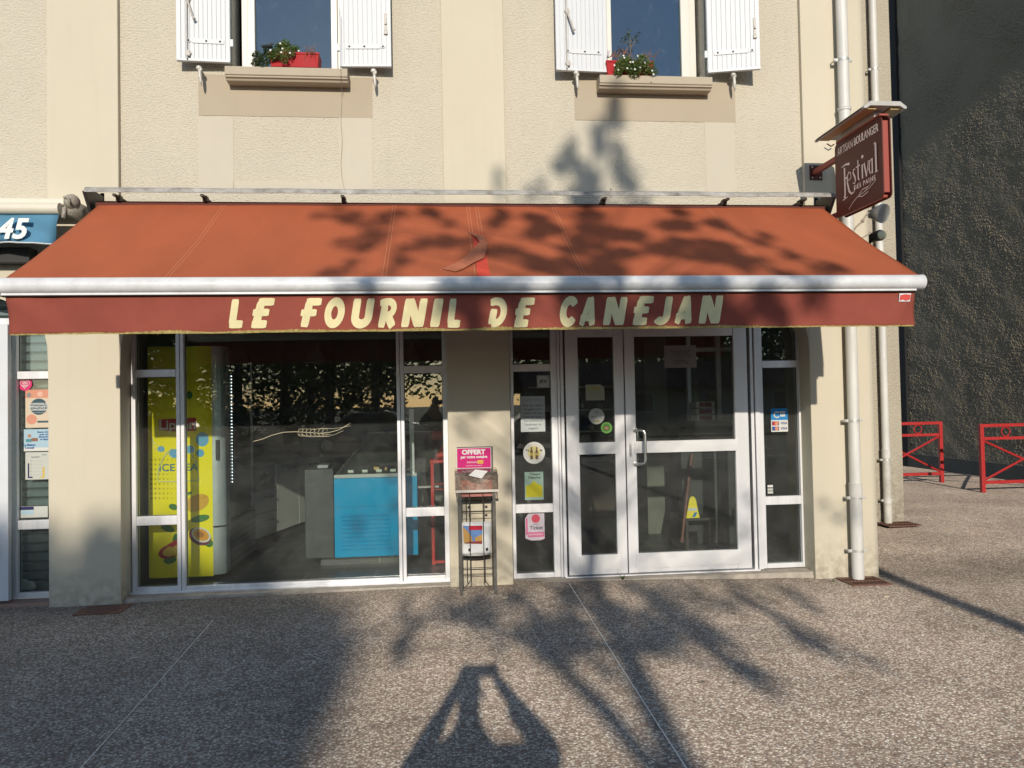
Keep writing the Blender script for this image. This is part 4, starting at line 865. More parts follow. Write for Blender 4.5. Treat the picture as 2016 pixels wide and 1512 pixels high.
mc = thing('manhole_cover', (-2.6, -.22, 0), 'reddish cast iron inspection cover in the pavement by the left pier', 'manhole cover'); z = gz(-2.6, -.2) + .002
mb = MB(); mb.box(-2.78, -2.44, -.30, -.04, z, z + .006); mb.build('frame', RUST, mc, bevel=.002)
mb = MB(); mb.prism([(-2.61 + .115 * math.cos(a), -.17 + .115 * math.sin(a)) for a in [2 * math.pi * k / 32 for k in range(32)]], z + .006, z + .010, 'z'); mb.prism([(-2.61 + .05 * math.cos(a), -.17 + .05 * math.sin(a)) for a in [2 * math.pi * k / 24 for k in range(24)]], z + .010, z + .013, 'z'); mb.build('lid', mat('red_iron', (.12, .065, .05), .8, .1, var=.25, vscale=40, bump=.5, bscale=60), mc, bevel=.001)

# ================================================================ HANGING SIGN
SX = 3.245
p0, p1 = WX(1643, 285, SX), WX(1735, 228, SX); q0, q1 = WX(1647, 431, SX), WX(1737, 388, SX)
ys0, ys1 = p0.y, p1.y; zt_, zb_ = (p0.z + p1.z) / 2, (q0.z + q1.z) / 2
SG = thing('hanging_sign', (SX, -.4, zb_), 'maroon double-sided projecting sign reading Artisan Boulanger Festival des Pains', 'sign')
def rr(y0, y1, z0, z1, r=.04, n=5):
    o = []
    for cy, cz, a0 in ((y0 + r, z0 + r, 180), (y1 - r, z0 + r, 270), (y1 - r, z1 - r, 0), (y0 + r, z1 - r, 90)):
        for k in range(n + 1): a = R(a0 + 90 * k / n); o.append((cy + r * math.cos(a), cz + r * math.sin(a)))
    return o
ya, yb = min(ys0, ys1), max(ys0, ys1)
mb = MB(); mb.prism(rr(ya, yb, zb_, zt_), SX, SX + .008, 'x'); fp = mb.build('panel', SIGNM, SG)
mb = MB(); mb.prism(rr(ya, yb, zb_, zt_), SX + .062, SX + .070, 'x'); mb.build('panel', SIGNM, SG)
mb = MB(); mb.box(SX + .008, SX + .062, ya + .02, ya + .05, zb_ + .04, zt_ - .03); mb.box(SX + .008, SX + .062, yb - .05, yb - .02, zb_ + .04, zt_ - .03); mb.box(SX + .008, SX + .062, ya + .05, yb - .05, zb_ + .01, zb_ + .03)
mb.box(SX - .001, SX + .071, ya + .02, yb - .02, zt_ + .004, zt_ + .02); mb.build('inner_frame', SIGNE, SG, bevel=.002)
for z in (zt_ - .10, zb_ + .04):
    mb = MB(); mb.box(SX + .015, SX + .055, yb - .05, -.008, z - .022, z + .022); mb.build('arm', SIGNE, SG, bevel=.003)
    mb = MB(); mb.box(SX - .01, SX + .105, -.009, -.001, z - .065, z + .065); mb.build('wall_plate', SIGNM, SG, bevel=.002)
for dx in (.012, .083):
    for dz in (-.045, .045):
        mb = MB(); mb.blob((SX + dx, -.012, zt_ - .10 + dz), (.009, .006, .009)); mb.build('bolt', STEEL, SG, smooth=True)
# lamp hood above the panels
zh = zt_ + .05; hw = .165; y0h, y1h = ya - .0, yb + .08; xc = SX + .036
mb = MB(); pr = [(xc - hw, zh), (xc - hw, zh + .018), (xc - hw + .05, zh + .055), (xc + hw - .05, zh + .055), (xc + hw, zh + .018), (xc + hw, zh), (xc + hw - .02, zh), (xc + hw - .05, zh + .02), (xc - hw + .05, zh + .02), (xc - hw + .02, zh)]
mb.prism(pr, y0h, y1h, 'y'); mb.box(xc - .03, xc + .03, yb - .1, y0h + .1, zh - .03, zh + .02)
hd = mb.build('lamp_hood', GREYT, SG, bevel=.003)
mb = MB()
for s in (-1, 1): mb.box(xc + s * .11 - .055, xc + s * .11 + .055, y0h + .03, y1h - .03, zh + .004, zh + .019)
mb.build('diffuser', mat('amber_diffuser', (.42, .30, .13), .4, var=.15), hd)
RUP = Matrix(((0, 0, -1), (-1, 0, 0), (0, 1, 0)))     # right = -Y (towards the camera side), up = Z, out = -X
PINKW = mat('sign_lettering', (.80, .72, .68), .5)
yc = (ya + yb) / 2; H_ = zt_ - zb_; W_ = yb - ya
text('ARTISAN BOULANGER', (SX - .001, yc, zt_ - H_ * .125), .088, PINKW, SG, rot=RUP, wide=.60 * W_ / (.62), bold=.0006)
def srib(pts, wds, nm='lettering'):
    """ribbon on the sign face; pts in (u,v) 0..1 from the wall edge outwards"""
    mb = MB(); P = [Vector((0, yb - u * W_, zb_ + v * H_)) for u, v in pts]; vs = []
    for i, p in enumerate(P):
        t = (P[min(i + 1, len(P) - 1)] - P[max(i - 1, 0)]).normalized(); nn = Vector((0, -t.z, t.y)); e = (wds if not hasattr(wds, '__len__') else wds[i]) / 2
        for s in (1, -1): q = p + nn * e * s; vs.append((SX - .0012 - srib.k * .0003, q.y, q.z))
    srib.k += 1; mb.add(vs, [(2 * i, 2 * i + 1, 2 * i + 3, 2 * i + 2) for i in range(len(P) - 1)]); mb.build(nm, PINKW, SG)
srib.k = 1
# tall thin display letters: F with a foot that curls under, e s t i v a, tall l
srib([(.215, .62), (.215, .27), (.20, .22)], [.020, .020, .028]); srib([(.15, .645), (.24, .655), (.33, .635)], [.006, .012, .02]); srib([(.20, .47), (.27, .475)], .012); srib([(.16, .20), (.27, .215)], .007)
srib([(.275, .42), (.36, .44), (.35, .51), (.315, .53), (.28, .49), (.275, .40), (.31, .28), (.36, .23), (.42, .24), (.44, .30)], [.008, .008, .010, .008, .014, .020, .022, .016, .008, .004])
srib([(.455, .52), (.42, .53), (.405, .49), (.44, .43), (.455, .38), (.43, .34), (.395, .36)], [.006, .012, .016, .018, .016, .010, .006])
srib([(.515, .62), (.515, .38), (.54, .35)], [.012, .018, .008]); srib([(.47, .535), (.56, .54)], .009)
srib([(.605, .53), (.605, .35)], .019); mbd = MB(); mbd.prism([(yb - .605 * W_ + .013 * math.cos(a), zb_ + .63 * H_ + .013 * math.sin(a)) for a in [2 * math.pi * k / 14 for k in range(14)]], SX - .002, SX - .0008, 'x'); mbd.build('lettering', PINKW, SG)
srib([(.645, .535), (.69, .35)], .018); srib([(.735, .54), (.69, .35)], .008)
srib([(.80, .53), (.76, .52), (.745, .43), (.765, .36), (.80, .38)], [.008, .014, .018, .012, .007]); srib([(.81, .54), (.81, .35)], .017)
srib([(.885, .70), (.885, .35)], .022); srib([(.86, .345), (.92, .345)], .007); srib([(.85, .70), (.885, .71)], .007)
text('DES PAINS', (SX - .001, yb - W_ * .63, zb_ + H_ * .285), .052, PINKW, SG, rot=RUP, wide=1.0, spacing=1.25)
srib([(.30, .04), (.38, .10), (.48, .145), (.60, .165), (.75, .19), (.88, .25)], .0045, 'wheat_line'); srib([(.62, .165), (.74, .22), (.86, .30)], .003, 'wheat_line'); srib([(.52, .16), (.60, .21), (.72, .215)], .006, 'wheat_line'); srib([(.52, .145), (.60, .125), (.72, .15)], .006, 'wheat_line')

# ---- small lamps and cables on the side of the right pier
t = thing('wall_lamp', (3.79, .02, 2.75), 'grey conical wall lamp on the corner behind the hanging sign', 'lamp')
p = WY(1722, 424, .05); mb = MB(); mb.tube([(p.x - .02, .12, p.z + .03), (p.x + .0, .08, p.z + .02), (p.x + .03, -.02, p.z - .0), (p.x + .035, -.03, p.z - .005)], [.03, .045, .085, .082], 20); smooth_angle(mb.build('shade', GREYT, t)); mb = MB(); mb.box(3.766, p.x - .0, .10, .14, p.z, p.z + .05); mb.build('bracket', GREYT, t)
t = thing('spotlight', (3.79, .1, 2.6), 'small dark spotlight with a pale lens below the conical lamp', 'lamp'); p = WY(1722, 466, .06); mb = MB()
mb.tube([(p.x - .03, .16, p.z - .02), (p.x, .06, p.z), (p.x + .02, .0, p.z + .0)], [.03, .045, .05], 16); mb.box(3.766, p.x - .0, .12, .18, p.z - .12, p.z); smooth_angle(mb.build('housing', DARKM, t))
mb = MB(); mb.blob((p.x + .025, -.005, p.z), (.045, .02, .042), 14, 8); mb.build('lens', mat('cream_lens', (.62, .60, .42), .3), t, smooth=True)
mb = MB(); mb.tube([tuple(WY(*a, -.012)) for a in ((1676, 462), (1686, 446), (1697, 436), (1705, 424), (1712, 418))], .006, 6); mb.blob(WY(1699, 434, -.012), (.015, .01, .015)); mb.tube([tuple(WY(*a, -.010)) for a in ((1680, 480), (1694, 470), (1708, 462), (1714, 456))], .004, 6)
mb.build('cable', WIRE, BL, smooth=True)
mb = MB(); mb.tube([tuple(WY(*a, -.05)) for a in ((1628, 283), (1636, 288), (1642, 284))], .006, 6); mb.build('lamp_cable', SIGNM, SG)

# ================================================================ MAGAZINE STAND
MS = thing('magazine_stand', (.28, -.22, 0), 'wire and sheet-metal magazine dispenser under the pink Offert sign on the middle pier', 'magazine stand')
Y0, Y1 = -.30, -.06; zb0 = gz(.3, -.2)
xa, xb = fx(903, 1050, Y0), fx(977, 1050, Y0); GM = mat('dirty_steel', (.10, .095, .085), .45, .5, var=.3, vscale=18)
for a, s in ((xa, 1), (xb, -1)):
    mb = MB(); mb.box(a, a + s * .007, Y0, Y1, zb0 + .05, .93); mb.box(a, a + s * .026, Y0 - .002, Y0 + .006, zb0, .93); mb.build('side_panel', GM, MS, bevel=.001)
    mb = MB(); mb.box(a, a + s * .022, Y1 - .02, Y1, zb0, 1.15); mb.build('post', GM, MS, bevel=.002)
zp0, zp1 = fz(934, 921, Y1), fz(934, 881, Y1)
mb = MB(); mb.box(xa - .0, xb - .0, Y1 - .025, Y1 - .018, zp0 - .01, zp1 + .008); ps = mb.build('sign_board', DARKM, MS)
px0, px1 = fx(899, 900, Y1 - .03), fx(967, 900, Y1 - .03)
mb = MB(); mb.box(px0, px1, Y1 - .032, Y1 - .027, zp0, zp1); mb.build('white_border', WH, MS)
MAG = C('magenta_print', 205, 30, 120); mb = MB(); mb.box(px0 + .004, px1 - .004, Y1 - .034, Y1 - .0325, zp0 + .004, zp1 - .004); pk = mb.build('pink_sign', MAG, MS)
cx = (px0 + px1) / 2; hh = zp1 - zp0; yy = Y1 - .0345
text('OFFERT', (cx - .003, yy, zp1 - hh * .22), .052, WH, pk, bold=.0026, wide=1.05, extrude=.0003); text('par votre notaire', (cx, yy, zp1 - hh * .45), .031, WH, pk, bold=.0012, extrude=.0003)
text('immonot', (cx - .008, yy, zp0 + hh * .30), .028, WH, pk, extrude=.0003); mb = MB(); mb.box(cx + .028, cx + .076, yy - .0004, yy, zp0 + hh * .22, zp0 + hh * .38); mb.build('yellow_patch', C('bright_yellow', 225, 200, 60), pk)
text('.com', (cx + .052, yy - .0008, zp0 + hh * .30), .026, MAG, pk, extrude=.0002); text('immobilier des notaires', (cx, yy, zp0 + hh * .13), .014, WH, pk, extrude=.0002)
# clear rounded cover on the top box
zc0, zc1 = fz(937, 966, Y0), fz(937, 925, Y0 + .1)
mb = MB(); pr = [(Y0 - .02, zc0), (Y0 - .018, zc0 + .05), (Y0 + .03, zc1 - .03), (Y0 + .10, zc1), (Y1, zc1 + .005), (Y1, zc1), (Y0 + .10, zc1 - .006), (Y0 + .034, zc1 - .036), (Y0 - .012, zc0 + .048), (Y0 - .014, zc0)]
mb.prism(pr, xa - .022, xb + .022, 'x'); mb.box(xa - .022, xa - .018, Y0 - .014, Y1, zc0 + .002, zc1 - .03); mb.box(xb + .018, xb + .022, Y0 - .014, Y1, zc0 + .002, zc1 - .03)
cv = mb.build('clear_cover', DIRTG, MS); mb = MB(); mb.box(xa - .024, xb + .028, Y0 - .026, Y0 - .014, zc0 - .012, zc0 + .008); mb.build('cover_lip', mat('plastic_lip', (.50, .47, .42), .35), MS, bevel=.003)
mb = MB(); mb.box(xa + .002, xb - .002, Y0 + .03, Y1 - .03, zc0 - .05, zc0 - .02); mb.box(xa + .004, xb - .004, Y1 - .030, Y1 - .026, zc0 - .02, zc1 - .01); mb.build('inner_tray', mat('pink_tray', (.33, .12, .10), .6, var=.2), MS)
WR = mat('black_wire', (.05, .045, .04), .5, .4)
mb = MB()
for u in (.30, .66):
    x = xa + (xb - xa) * u; mb.tube([(x, Y0 - .012, zb0 + .12), (x, Y0 - .012, .86), (x + (-.05 if u < .5 else .045), Y0 - .008, .90)], .0038, 6)
    mb.tube([(x, Y0 - .012, zb0 + .12), (x + (-.045 if u < .5 else .045), Y0, zb0 + .06), (xa if u < .5 else xb, Y0 + .01, zb0 + .055)], .0038, 6); mb.tube([(x + .02 * (1 if u > .5 else -1), Y1 - .03, zb0 + .05), (x + .02 * (1 if u > .5 else -1), Y1 - .03, zc0)], .0035, 6)
for z in (.14, .20, .285, .31, .66, .745): mb.tube([(xa, Y1 - .03, z), (xb, Y1 - .03, z)], .003, 6)
for z in (.225, .68): mb.tube([(xa, Y0 + .03, z), (xb, Y0 + .03, z)], .003, 6)
mb.build('wire_basket', WR, MS)
for u in (.28, .74):
    for z in (fz(930, 998, Y0), fz(930, 1081, Y0)): mb = MB(); mb.blob((xa + (xb - xa) * u, Y0 - .022, z), .011); mb.build('knob', BLACK, MS, smooth=True)
# magazines in the stand, leaflet on top
mg = thing('magazine_pile', (.28, -.27, .5), 'sagging pile of white property magazines with a street photo cover in the metal stand', 'magazines')
m0, m1 = fx(908, 1060, Y0 + .02), fx(966, 1060, Y0 + .02); z0, z1 = fz(935, 1091, Y0 + .02), fz(935, 1031, Y0 + .02)
for k in range(6):
    mb = MB(); n = 10; vs = []
    for j in range(n + 1):
        for i in range(9):
            u, v = i / 8, j / n; vs.append((m0 + (m1 - m0) * u + .004 * k * (v - .5), Y0 + .022 + k * .008 - .018 * (1 - v) ** 2 * math.sin(u * 3.1), z0 + (z1 - z0) * v + .006 * math.sin(u * 3 + k) * (1 - v) - .003 * k * (1 - v) + .004 * (k % 3)))
    mb.add(vs, [(j * 9 + i, j * 9 + i + 1, (j + 1) * 9 + i + 1, (j + 1) * 9 + i) for j in range(n) for i in range(8)]); o = mb.build('magazine', PAPER, mg, smooth=True); s = o.modifiers.new('s', 'SOLIDIFY'); s.thickness = .004
def mquad(pts, m, nm, y):
    mb = MB(); mb.add([(m0 + (m1 - m0) * u, Y0 + .012 - y, z0 + (z1 - z0) * v) for u, v in pts], [tuple(range(len(pts)))]); o = mb.build(nm, m, mg); s = o.modifiers.new('s', 'SOLIDIFY'); s.thickness = .0004
mquad([(.08, .40), (.70, .36), (.72, .92), (.06, .96)], C('sky_print', 110, 150, 205), 'cover_photo', .006); mquad([(.08, .40), (.40, .38), (.34, .62), (.06, .94)], C('ochre_street', 205, 160, 90), 'cover_photo', .0066)
mquad([(.5, .37), (.70, .36), (.72, .66), (.45, .55)], C('ochre_street', 205, 160, 90), 'cover_photo', .0066); mquad([(.10, .38), (.70, .34), (.71, .44), (.30, .43)], C('brick_street', 160, 70, 60), 'cover_photo', .0072); mquad([(.26, .80), (.72, .80), (.72, .94), (.26, .95)], C('red_title', 200, 40, 60), 'cover_title', .0072)
lf = MB(); c = WY(940, 934, Y0 - .0); a = [(923, 936), (936, 925), (960, 928), (948, 942)]; zz = zc1 + .006
P4 = [WY(a[0][0], a[0][1], Y0 - .0), WY(a[1][0], a[1][1], Y0 + .06), WY(a[2][0], a[2][1], Y0 + .06), WY(a[3][0], a[3][1], Y0 - .005)]
lf.add(P4 + [v + Vector((0, .002, .003)) for v in P4], [(0, 1, 2, 3), (7, 6, 5, 4), (0, 4, 5, 1), (1, 5, 6, 2), (2, 6, 7, 3), (3, 7, 4, 0)]); o = lf.build('leaflet', PAPER); tag(o, 'white sheet of paper lying on the clear lid of the magazine stand', 'paper')

# ================================================================ INTERIOR
# drinks cooler: yellow side faces the street, rounded silver front faces right
cxa, cxb = -2.52, -1.985; cy0, cy1 = .50, 1.62
CO = thing('drinks_cooler', (-2.25, 1.0, .06), 'tall drinks cooler with a yellow fruit-tea side panel behind the shop window', 'cooler')
YLW = mat('cooler_yellow', (.80, .66, .006), .5, color2=(.70, .62, .006), vscale=1.2, spec=.15)
mb = MB(); mb.box(cxa, cxb, cy0 + .012, cy1, .10, 2.08); mb.build('cabinet', mat('cooler_grey', (.25, .26, .27), .5), CO, bevel=.01)
mb = MB(); mb.box(cxa, cxb, cy0, cy0 + .011, .09, 2.08); sp = mb.build('side_panel', YLW, CO)
SILV = mat('cooler_silver', (.46, .50, .52), .3, .6, var=.04)
def cur(z0, z1, nm, m):
    mb = MB(); n = 8; pts = [(cxb, cy0), ] + [(cxb + .10 * math.sin(R(90 * k / n)), cy0 + .06 - .06 * math.cos(R(90 * k / n))) for k in range(1, n + 1)] + [(cxb + .10, cy0 + .16), (cxb, cy0 + .16)]
    mb.prism(pts, z0, z1, 'z'); return smooth_angle(mb.build(nm, m, CO))
cur(.52, 2.08, 'door_edge', SILV); cur(.10, .505, 'base_corner', SILV)
mb = MB(); mb.box(cxb, cxb + .085, cy0 + .16, cy1, .10, .505); 
for k in range(6): mb.box(cxb + .085, cxb + .10, cy0 + .2, cy1 - .06, .14 + k * .055, .165 + k * .055)
mb.build('base_grille', mat('cooler_grille', (.16, .175, .18), .4, .4), CO, bevel=.003)
mb = MB(); mb.box(cxb + .01, cxb + .06, cy0 + .16, cy1 - .04, .53, 2.08); mb.build('glass_door', mat('dark_glass', (.02, .024, .024), .12), CO, bevel=.003)
mb = MB(); mb.box(cxb + .0, cxb + .07, cy1 - .012, cy1, .53, 2.0); mb.build('door_edge', mat('bright_metal', (.6, .62, .62), .3, .5), CO)
mb = MB(); hx_, hy_ = cxb + .045, cy0 - .005; z0, z1 = fz(424, 906, cy0), fz(424, 866, cy0); mb.box(hx_ - .012, hx_ + .016, hy_ - .02, hy_ + .02, z0, z1); mb.build('handle', BLACK, CO, bevel=.006)
# LED strip on the door edge (lit)
LED = mat('led', (.9, .9, .9), .5, emit=((.85, .95, 1), 6.0)); mb = MB()
for k in range(34):
    y = cy0 + .36; z = .86 + k * (1.0 / 34); p = Vector((cxb + .063, y + .02, z)); mb.box(p.x, p.x + .004, p.y - .003, p.y + .003, p.z - .003, p.z + .003)
mb.build('led_strip', LED, CO)
# side panel print
t = sp
def pp(px, py, lay=1): return WY(px, py, cy0 - .0006 * lay)
def ppoly(pts, m, nm, lay=1, parent=None): mb = MB(); mb.add([pp(x, y, lay) for x, y in pts], [tuple(range(len(pts)))]); o = mb.build(nm, m, parent or sp); return o
def pell(cx, cy, rx, ry, rotd=0, n=22): return [(cx + rx * math.cos(a) * math.cos(R(rotd)) - ry * math.sin(a) * math.sin(R(rotd)), cy + rx * math.cos(a) * math.sin(R(rotd)) + ry * math.sin(a) * math.cos(R(rotd))) for a in [2 * math.pi * k / n for k in range(n)]]
GRN = C('leaf_print_green', 70, 130, 60); GRN2 = C('leaf_print_light', 120, 160, 70); REDP = C('tag_red', 190, 30, 40); FRU = C('fruit_orange', 230, 160, 50); MNG = C('mango_print', 225, 175, 60); PUR = C('passion_purple', 120, 40, 70); BLP = C('ice_blue', 110, 180, 225); YL2 = C('dot_yellow', 205, 190, 20)
ppoly([(312, 826), (386, 822), (387, 848), (350, 850), (313, 847)], REDP, 'red_tag', 1)
pc = pp(349, 837, 2); text('Lipton', pc, .115, WH, sp, bold=.002, wide=1.05, extrude=.0003); pc = pp(351, 921, 2); text('ICE TEA', pc, .088, C('tea_blue', 40, 130, 160), sp, bold=.001, wide=1.05, extrude=.0003)
def pline(pts, r, m, nm, lay=1): mb = MB(); mb.tube([tuple(pp(x, y, lay)) for x, y in pts], r, 5); mb.build(nm, m, sp)
pline([(338, 883), (322, 900), (312, 925), (310, 948), (348, 948), (392, 945), (388, 915), (376, 890)], .006, C('pale_line', 225, 228, 170), 'printed_outline')
pline([(299, 860), (304, 884), (325, 890), (340, 900)], .002, WH, 'printed_outline'); pline([(296, 852), (300, 870), (312, 878), (320, 884)], .002, WH, 'printed_outline')
for a in ((398, 865, 13, 14), (394, 892, 8, 8), (317, 884, 7, 6), (343, 893, 10, 9), (374, 885, 9, 8)): ppoly(pell(*a), BLP, 'printed_ice', 2)
for i in range(7):
    for j in range(9): ppoly(pell(298 + i * 8, 905 + j * 9.5, 3.0 - i * .33, 3.0 - i * .33, n=8), YL2, 'printed_dot', 1)
for a in ((341, 998, 9, 6, 15), (394, 1021, 19, 7, -12), (330, 1040, 14, 7, 20), (411, 1069, 9, 8, 30), (335, 1102, 13, 8, -15), (370, 972, 9, 3, -20), (345, 1062, 5, 12, 10), (373, 778, 6, 8, 0)): ppoly(pell(*a), GRN, 'printed_leaf', 2)
ppoly(pell(388, 990, 25, 16, -25), MNG, 'printed_mango', 1); pline([(372, 993), (392, 982), (408, 976)], .002, FRU, 'mango_cut', 3); pline([(384, 977), (392, 1000)], .002, FRU, 'mango_cut', 3)
ppoly(pell(394, 1056, 23, 17, 22), PUR, 'passion_fruit', 3); ppoly(pell(396, 1053, 20, 14, 22), WH, 'passion_fruit', 4); ppoly(pell(396, 1053, 16, 11, 22), FRU, 'passion_fruit', 5); ppoly(pell(394, 1052, 8, 6, 22), C('seed_brown', 170, 110, 30), 'passion_fruit', 6)
ppoly(pell(335, 1085, 24, 13, -20), REDP, 'printed_peach', 3); ppoly(pell(339, 1084, 20, 10, -20), C('peach_yellow', 230, 190, 60), 'printed_peach', 4); ppoly([(330, 1072), (352, 1060), (354, 1070), (338, 1078)], REDP, 'printed_peach', 5)
# base cabinets along the left side
KC = thing('kitchen_cabinets', (-2.0, 2.3, .06), 'grey handled base cabinets running back along the shop wall', 'cabinets'); GC = mat('cabinet_grey', (.62, .62, .59), .45, var=.06)
def skewbox(x0, y0, x1, y1, z0, z1, th, nm, m, par=KC, bev=.004):
    d = Vector((x1 - x0, y1 - y0)).normalized(); nn = Vector((-d.y, d.x)); mb = MB(); pts = [(x0, y0), (x1, y1), (x1 + nn.x * th, y1 + nn.y * th), (x0 + nn.x * th, y0 + nn.y * th)]; mb.prism(pts, z0, z1, 'z'); return mb.build(nm, m, par, bevel=bev)
ax, ay, bx, by = -1.93, 1.70, -1.50, 3.30
def al(u): return ax + (bx - ax) * u, ay + (by - ay) * u
skewbox(ax - .03, ay, bx - .03, by, .06, .17, .4, 'plinth', mat('dark_plinth', (.05, .05, .05), .6))
for u0, u1, z0, z1 in ((0, .3, .18, .42), (0, .3, .43, .66), (.305, .62, .18, .92), (.625, .99, .18, .92)):
    a = al(u0); b = al(u1); skewbox(a[0], a[1], b[0], b[1], z0, z1, .5, 'cabinet_front', GC)
    m_ = al(u0 + (u1 - u0) * .4); m2_ = al(u0 + (u1 - u0) * .75); mb = MB(); mb.tube([(m_[0] + .012, m_[1], z1 - .07), (m_[0] + .035, m_[1] + .02, z1 - .075), (m2_[0] + .03, m2_[1] - .02, z1 - .075), (m2_[0] + .01, m2_[1], z1 - .07)], .009, 8); mb.build('handle', DARKM, KC)
a = al(0); b = al(.3); skewbox(a[0] - .02, a[1], b[0] - .02, b[1], .67, .92, .45, 'oven_front', mat('oven_dark', (.10, .10, .10), .35, .4)); a = al(0.0); b = al(1); skewbox(a[0] + .01, a[1], b[0] + .01, b[1], .925, .955, .55, 'worktop', mat('worktop', (.12, .12, .12), .5))
for u in (.06, .12): 
    q_ = al(u); mb = MB(); mb.tube([(q_[0] + .0, q_[1] + .1, .85), (q_[0] + .03, q_[1] + .1, .85)], .025, 12); mb.tube([(q_[0] + .0, q_[1] + .1, .76), (q_[0] + .03, q_[1] + .1, .76)], .025, 12); mb.build('knob', STEEL, KC)
# refrigerated display counter
DC = thing('display_counter', (-.8, 1.2, .06), 'bright blue refrigerated display counter with grey stone end panel and slanted glass', 'counter')
yC = .80; BLUE = mat('counter_blue', (.002, .27, .52), .5, var=.04, spec=.15)
c0, c1 = fx(658, 1000, yC), fx(822, 1000, yC); zt1 = fz(720, 941, yC); zc_ = fz(720, 1096, yC); s0 = fx(600, 1000, yC)
STN = mat('slate_panel', (.035, .036, .036), .6, color2=(.07, .072, .072), vscale=5, bump=.2, bscale=20)
mb = MB(); mb.box(c0, c1, yC, yC + .02, zc_, zt1); mb.box(c1 - .02, c1, yC + .021, 2.4, zc_, zt1); bp = mb.build('blue_panel', BLUE, DC, bevel=.003)
mb = MB()
for k in range(9): z = fz(720, 1079 - k * 8.1, yC); mb.prism([(yC - .001, z - .004), (yC - .018, z - .001), (yC - .012, z + .012), (yC - .001, z + .015)], fx(672, 1050, yC), fx(769, 1050, yC), 'x')
mb.build('vent_louvre', BLUE, DC); mb = MB(); z = fz(720, 997, yC); mb.box(c0 + .01, c1 - .01, yC - .002, yC, z - .0015, z + .0015); mb.build('panel_joint', mat('joint_dark', (.01, .12, .2), .5), DC)
mb = MB(); mb.box(s0, c0 - .004, yC, 2.2, zc_, fz(630, 924, yC)); mb.build('stone_end', STN, DC, bevel=.008)
mb = MB(); mb.box(s0 + .12, c1 - .1, yC + .12, 2.2, .06, zc_ - .002); mb.build('plinth', TILE, DC)
mb = MB(); mb.box(c0, c1, yC - .004, yC + .05, zt1 + .002, zt1 + .035); mb.build('top_rail', mat('counter_rail', (.5, .52, .52), .3, .7), DC, bevel=.003)
g0 = Vector((c0 + .02, yC + .03, zt1 + .04)); gtop = WY(728, 852, yC + .45); 
mb = MB(); z3 = gtop.z; y3 = yC + .45
mb.tube([g0, (gtop.x, y3, z3)], .008, 8); mb.tube([(gtop.x, y3, z3), (c1 + .3, y3, z3)], .008, 8); mb.build('glass_frame', STEEL, DC)
mb = MB(); mb.add([(c0 + .02, yC + .03, zt1 + .04), (c1 + .1, yC + .03, zt1 + .04), (c1 + .3, y3, z3), (gtop.x, y3, z3)], [(0, 1, 2, 3)]); gp = mb.build('slanted_glass', GLASS, DC); s = gp.modifiers.new('s', 'SOLIDIFY'); s.thickness = .005
px_ = fx(811, 870, yC + .05); mb = MB(); mb.box(px_ - .022, px_ + .022, yC + .03, yC + .07, zt1 + .036, fz(811, 805, yC + .05)); mb.build('glass_post', mat('counter_rail', (.5, .52, .52)), DC, bevel=.002)
mb = MB(); mb.box(c0 + .05, c1 + .2, yC + .1, 1.8, zt1 - .12, zt1 - .1); mb.build('display_shelf', STEEL, DC)
# pastries in the display, card reader on the counter
pb = thing('pastry_tray', (-.55, 1.0, zt1), 'heap of golden filled pastries behind the display glass', 'pastries'); PAS = mat('pastry', (.42, .27, .10), .8, color2=(.62, .47, .22), vscale=30, bump=.6, bscale=60)
for k in range(16): 
    x = fx(717 + k * 4.4, 930, yC + .12); mb = MB(); mb.blob((x, yC + .12 + rnd.uniform(-.02, .05), zt1 + .045 + rnd.uniform(0, .035) * math.sin(k / 16 * 3)), (.028, .04, .02 + .01 * rnd.random()), 9, 7, None, .14); mb.build('pastry', PAS, pb, smooth=True)
mb = MB(); mb.box(s0 + .10, s0 + .2, yC + .1, yC + .3, fz(630, 924, yC) + .001, fz(630, 924, yC) + .03); o = mb.build('card_terminal', mat('terminal_plastic', (.30, .30, .32), .4), bevel=.006); tag(o, 'small card terminal lying on the stone end of the counter', 'card terminal')
# price labels, pendant lamps, baskets on the rear counter
for k in range(5):
    x = c0 + .12 + k * .13; mb = MB(); mb.box(x, x + .05, yC + .06, yC + .064, zt1 + .036, zt1 + .07); o = mb.build('price_label', WH); tag(o, 'small white price label standing on the front edge of the display', 'price label', 'price labels in the display')
RC = thing('rear_counter', (-.2, 3.1, .06), 'dark rear counter carrying baskets behind the blue display', 'counter'); mb = MB(); mb.box(-1.4, .9, 2.95, 3.38, .06, .92); mb.build('cabinet', mat('rear_cabinet', (.16, .15, .14), .5), RC, bevel=.005); mb = MB(); mb.box(-1.45, .95, 2.9, 3.39, .925, .96); mb.build('worktop', mat('pale_worktop', (.40, .38, .34), .4), RC, bevel=.004)
for k, lab in enumerate(('leftmost', 'second', 'third', 'rightmost')):
    x = -1.2 + k * .55; t = thing('bread_basket', (x, 3.12, .96), lab + ' wicker basket of loaves on the rear counter', 'basket', 'bread baskets on the rear counter'); mb = MB()
    mb.prism([(x - .17, .962), (x + .17, .962), (x + .21, 1.10), (x - .21, 1.10)], 3.0, 3.25, 'y'); mb.build('basket_body', mat('wicker', (.30, .19, .09), .9, var=.3, vscale=60, bump=.8, bscale=120), t)
    for q in range(4): mb = MB(); y = 3.04 + q * .055; mb.tube([(x - .14, y, 1.11), (x, y, 1.15 + .02 * (q % 2)), (x + .15, y, 1.11)], [.02, .042, .02], 8); mb.build('loaf', PAS, t, smooth=True)
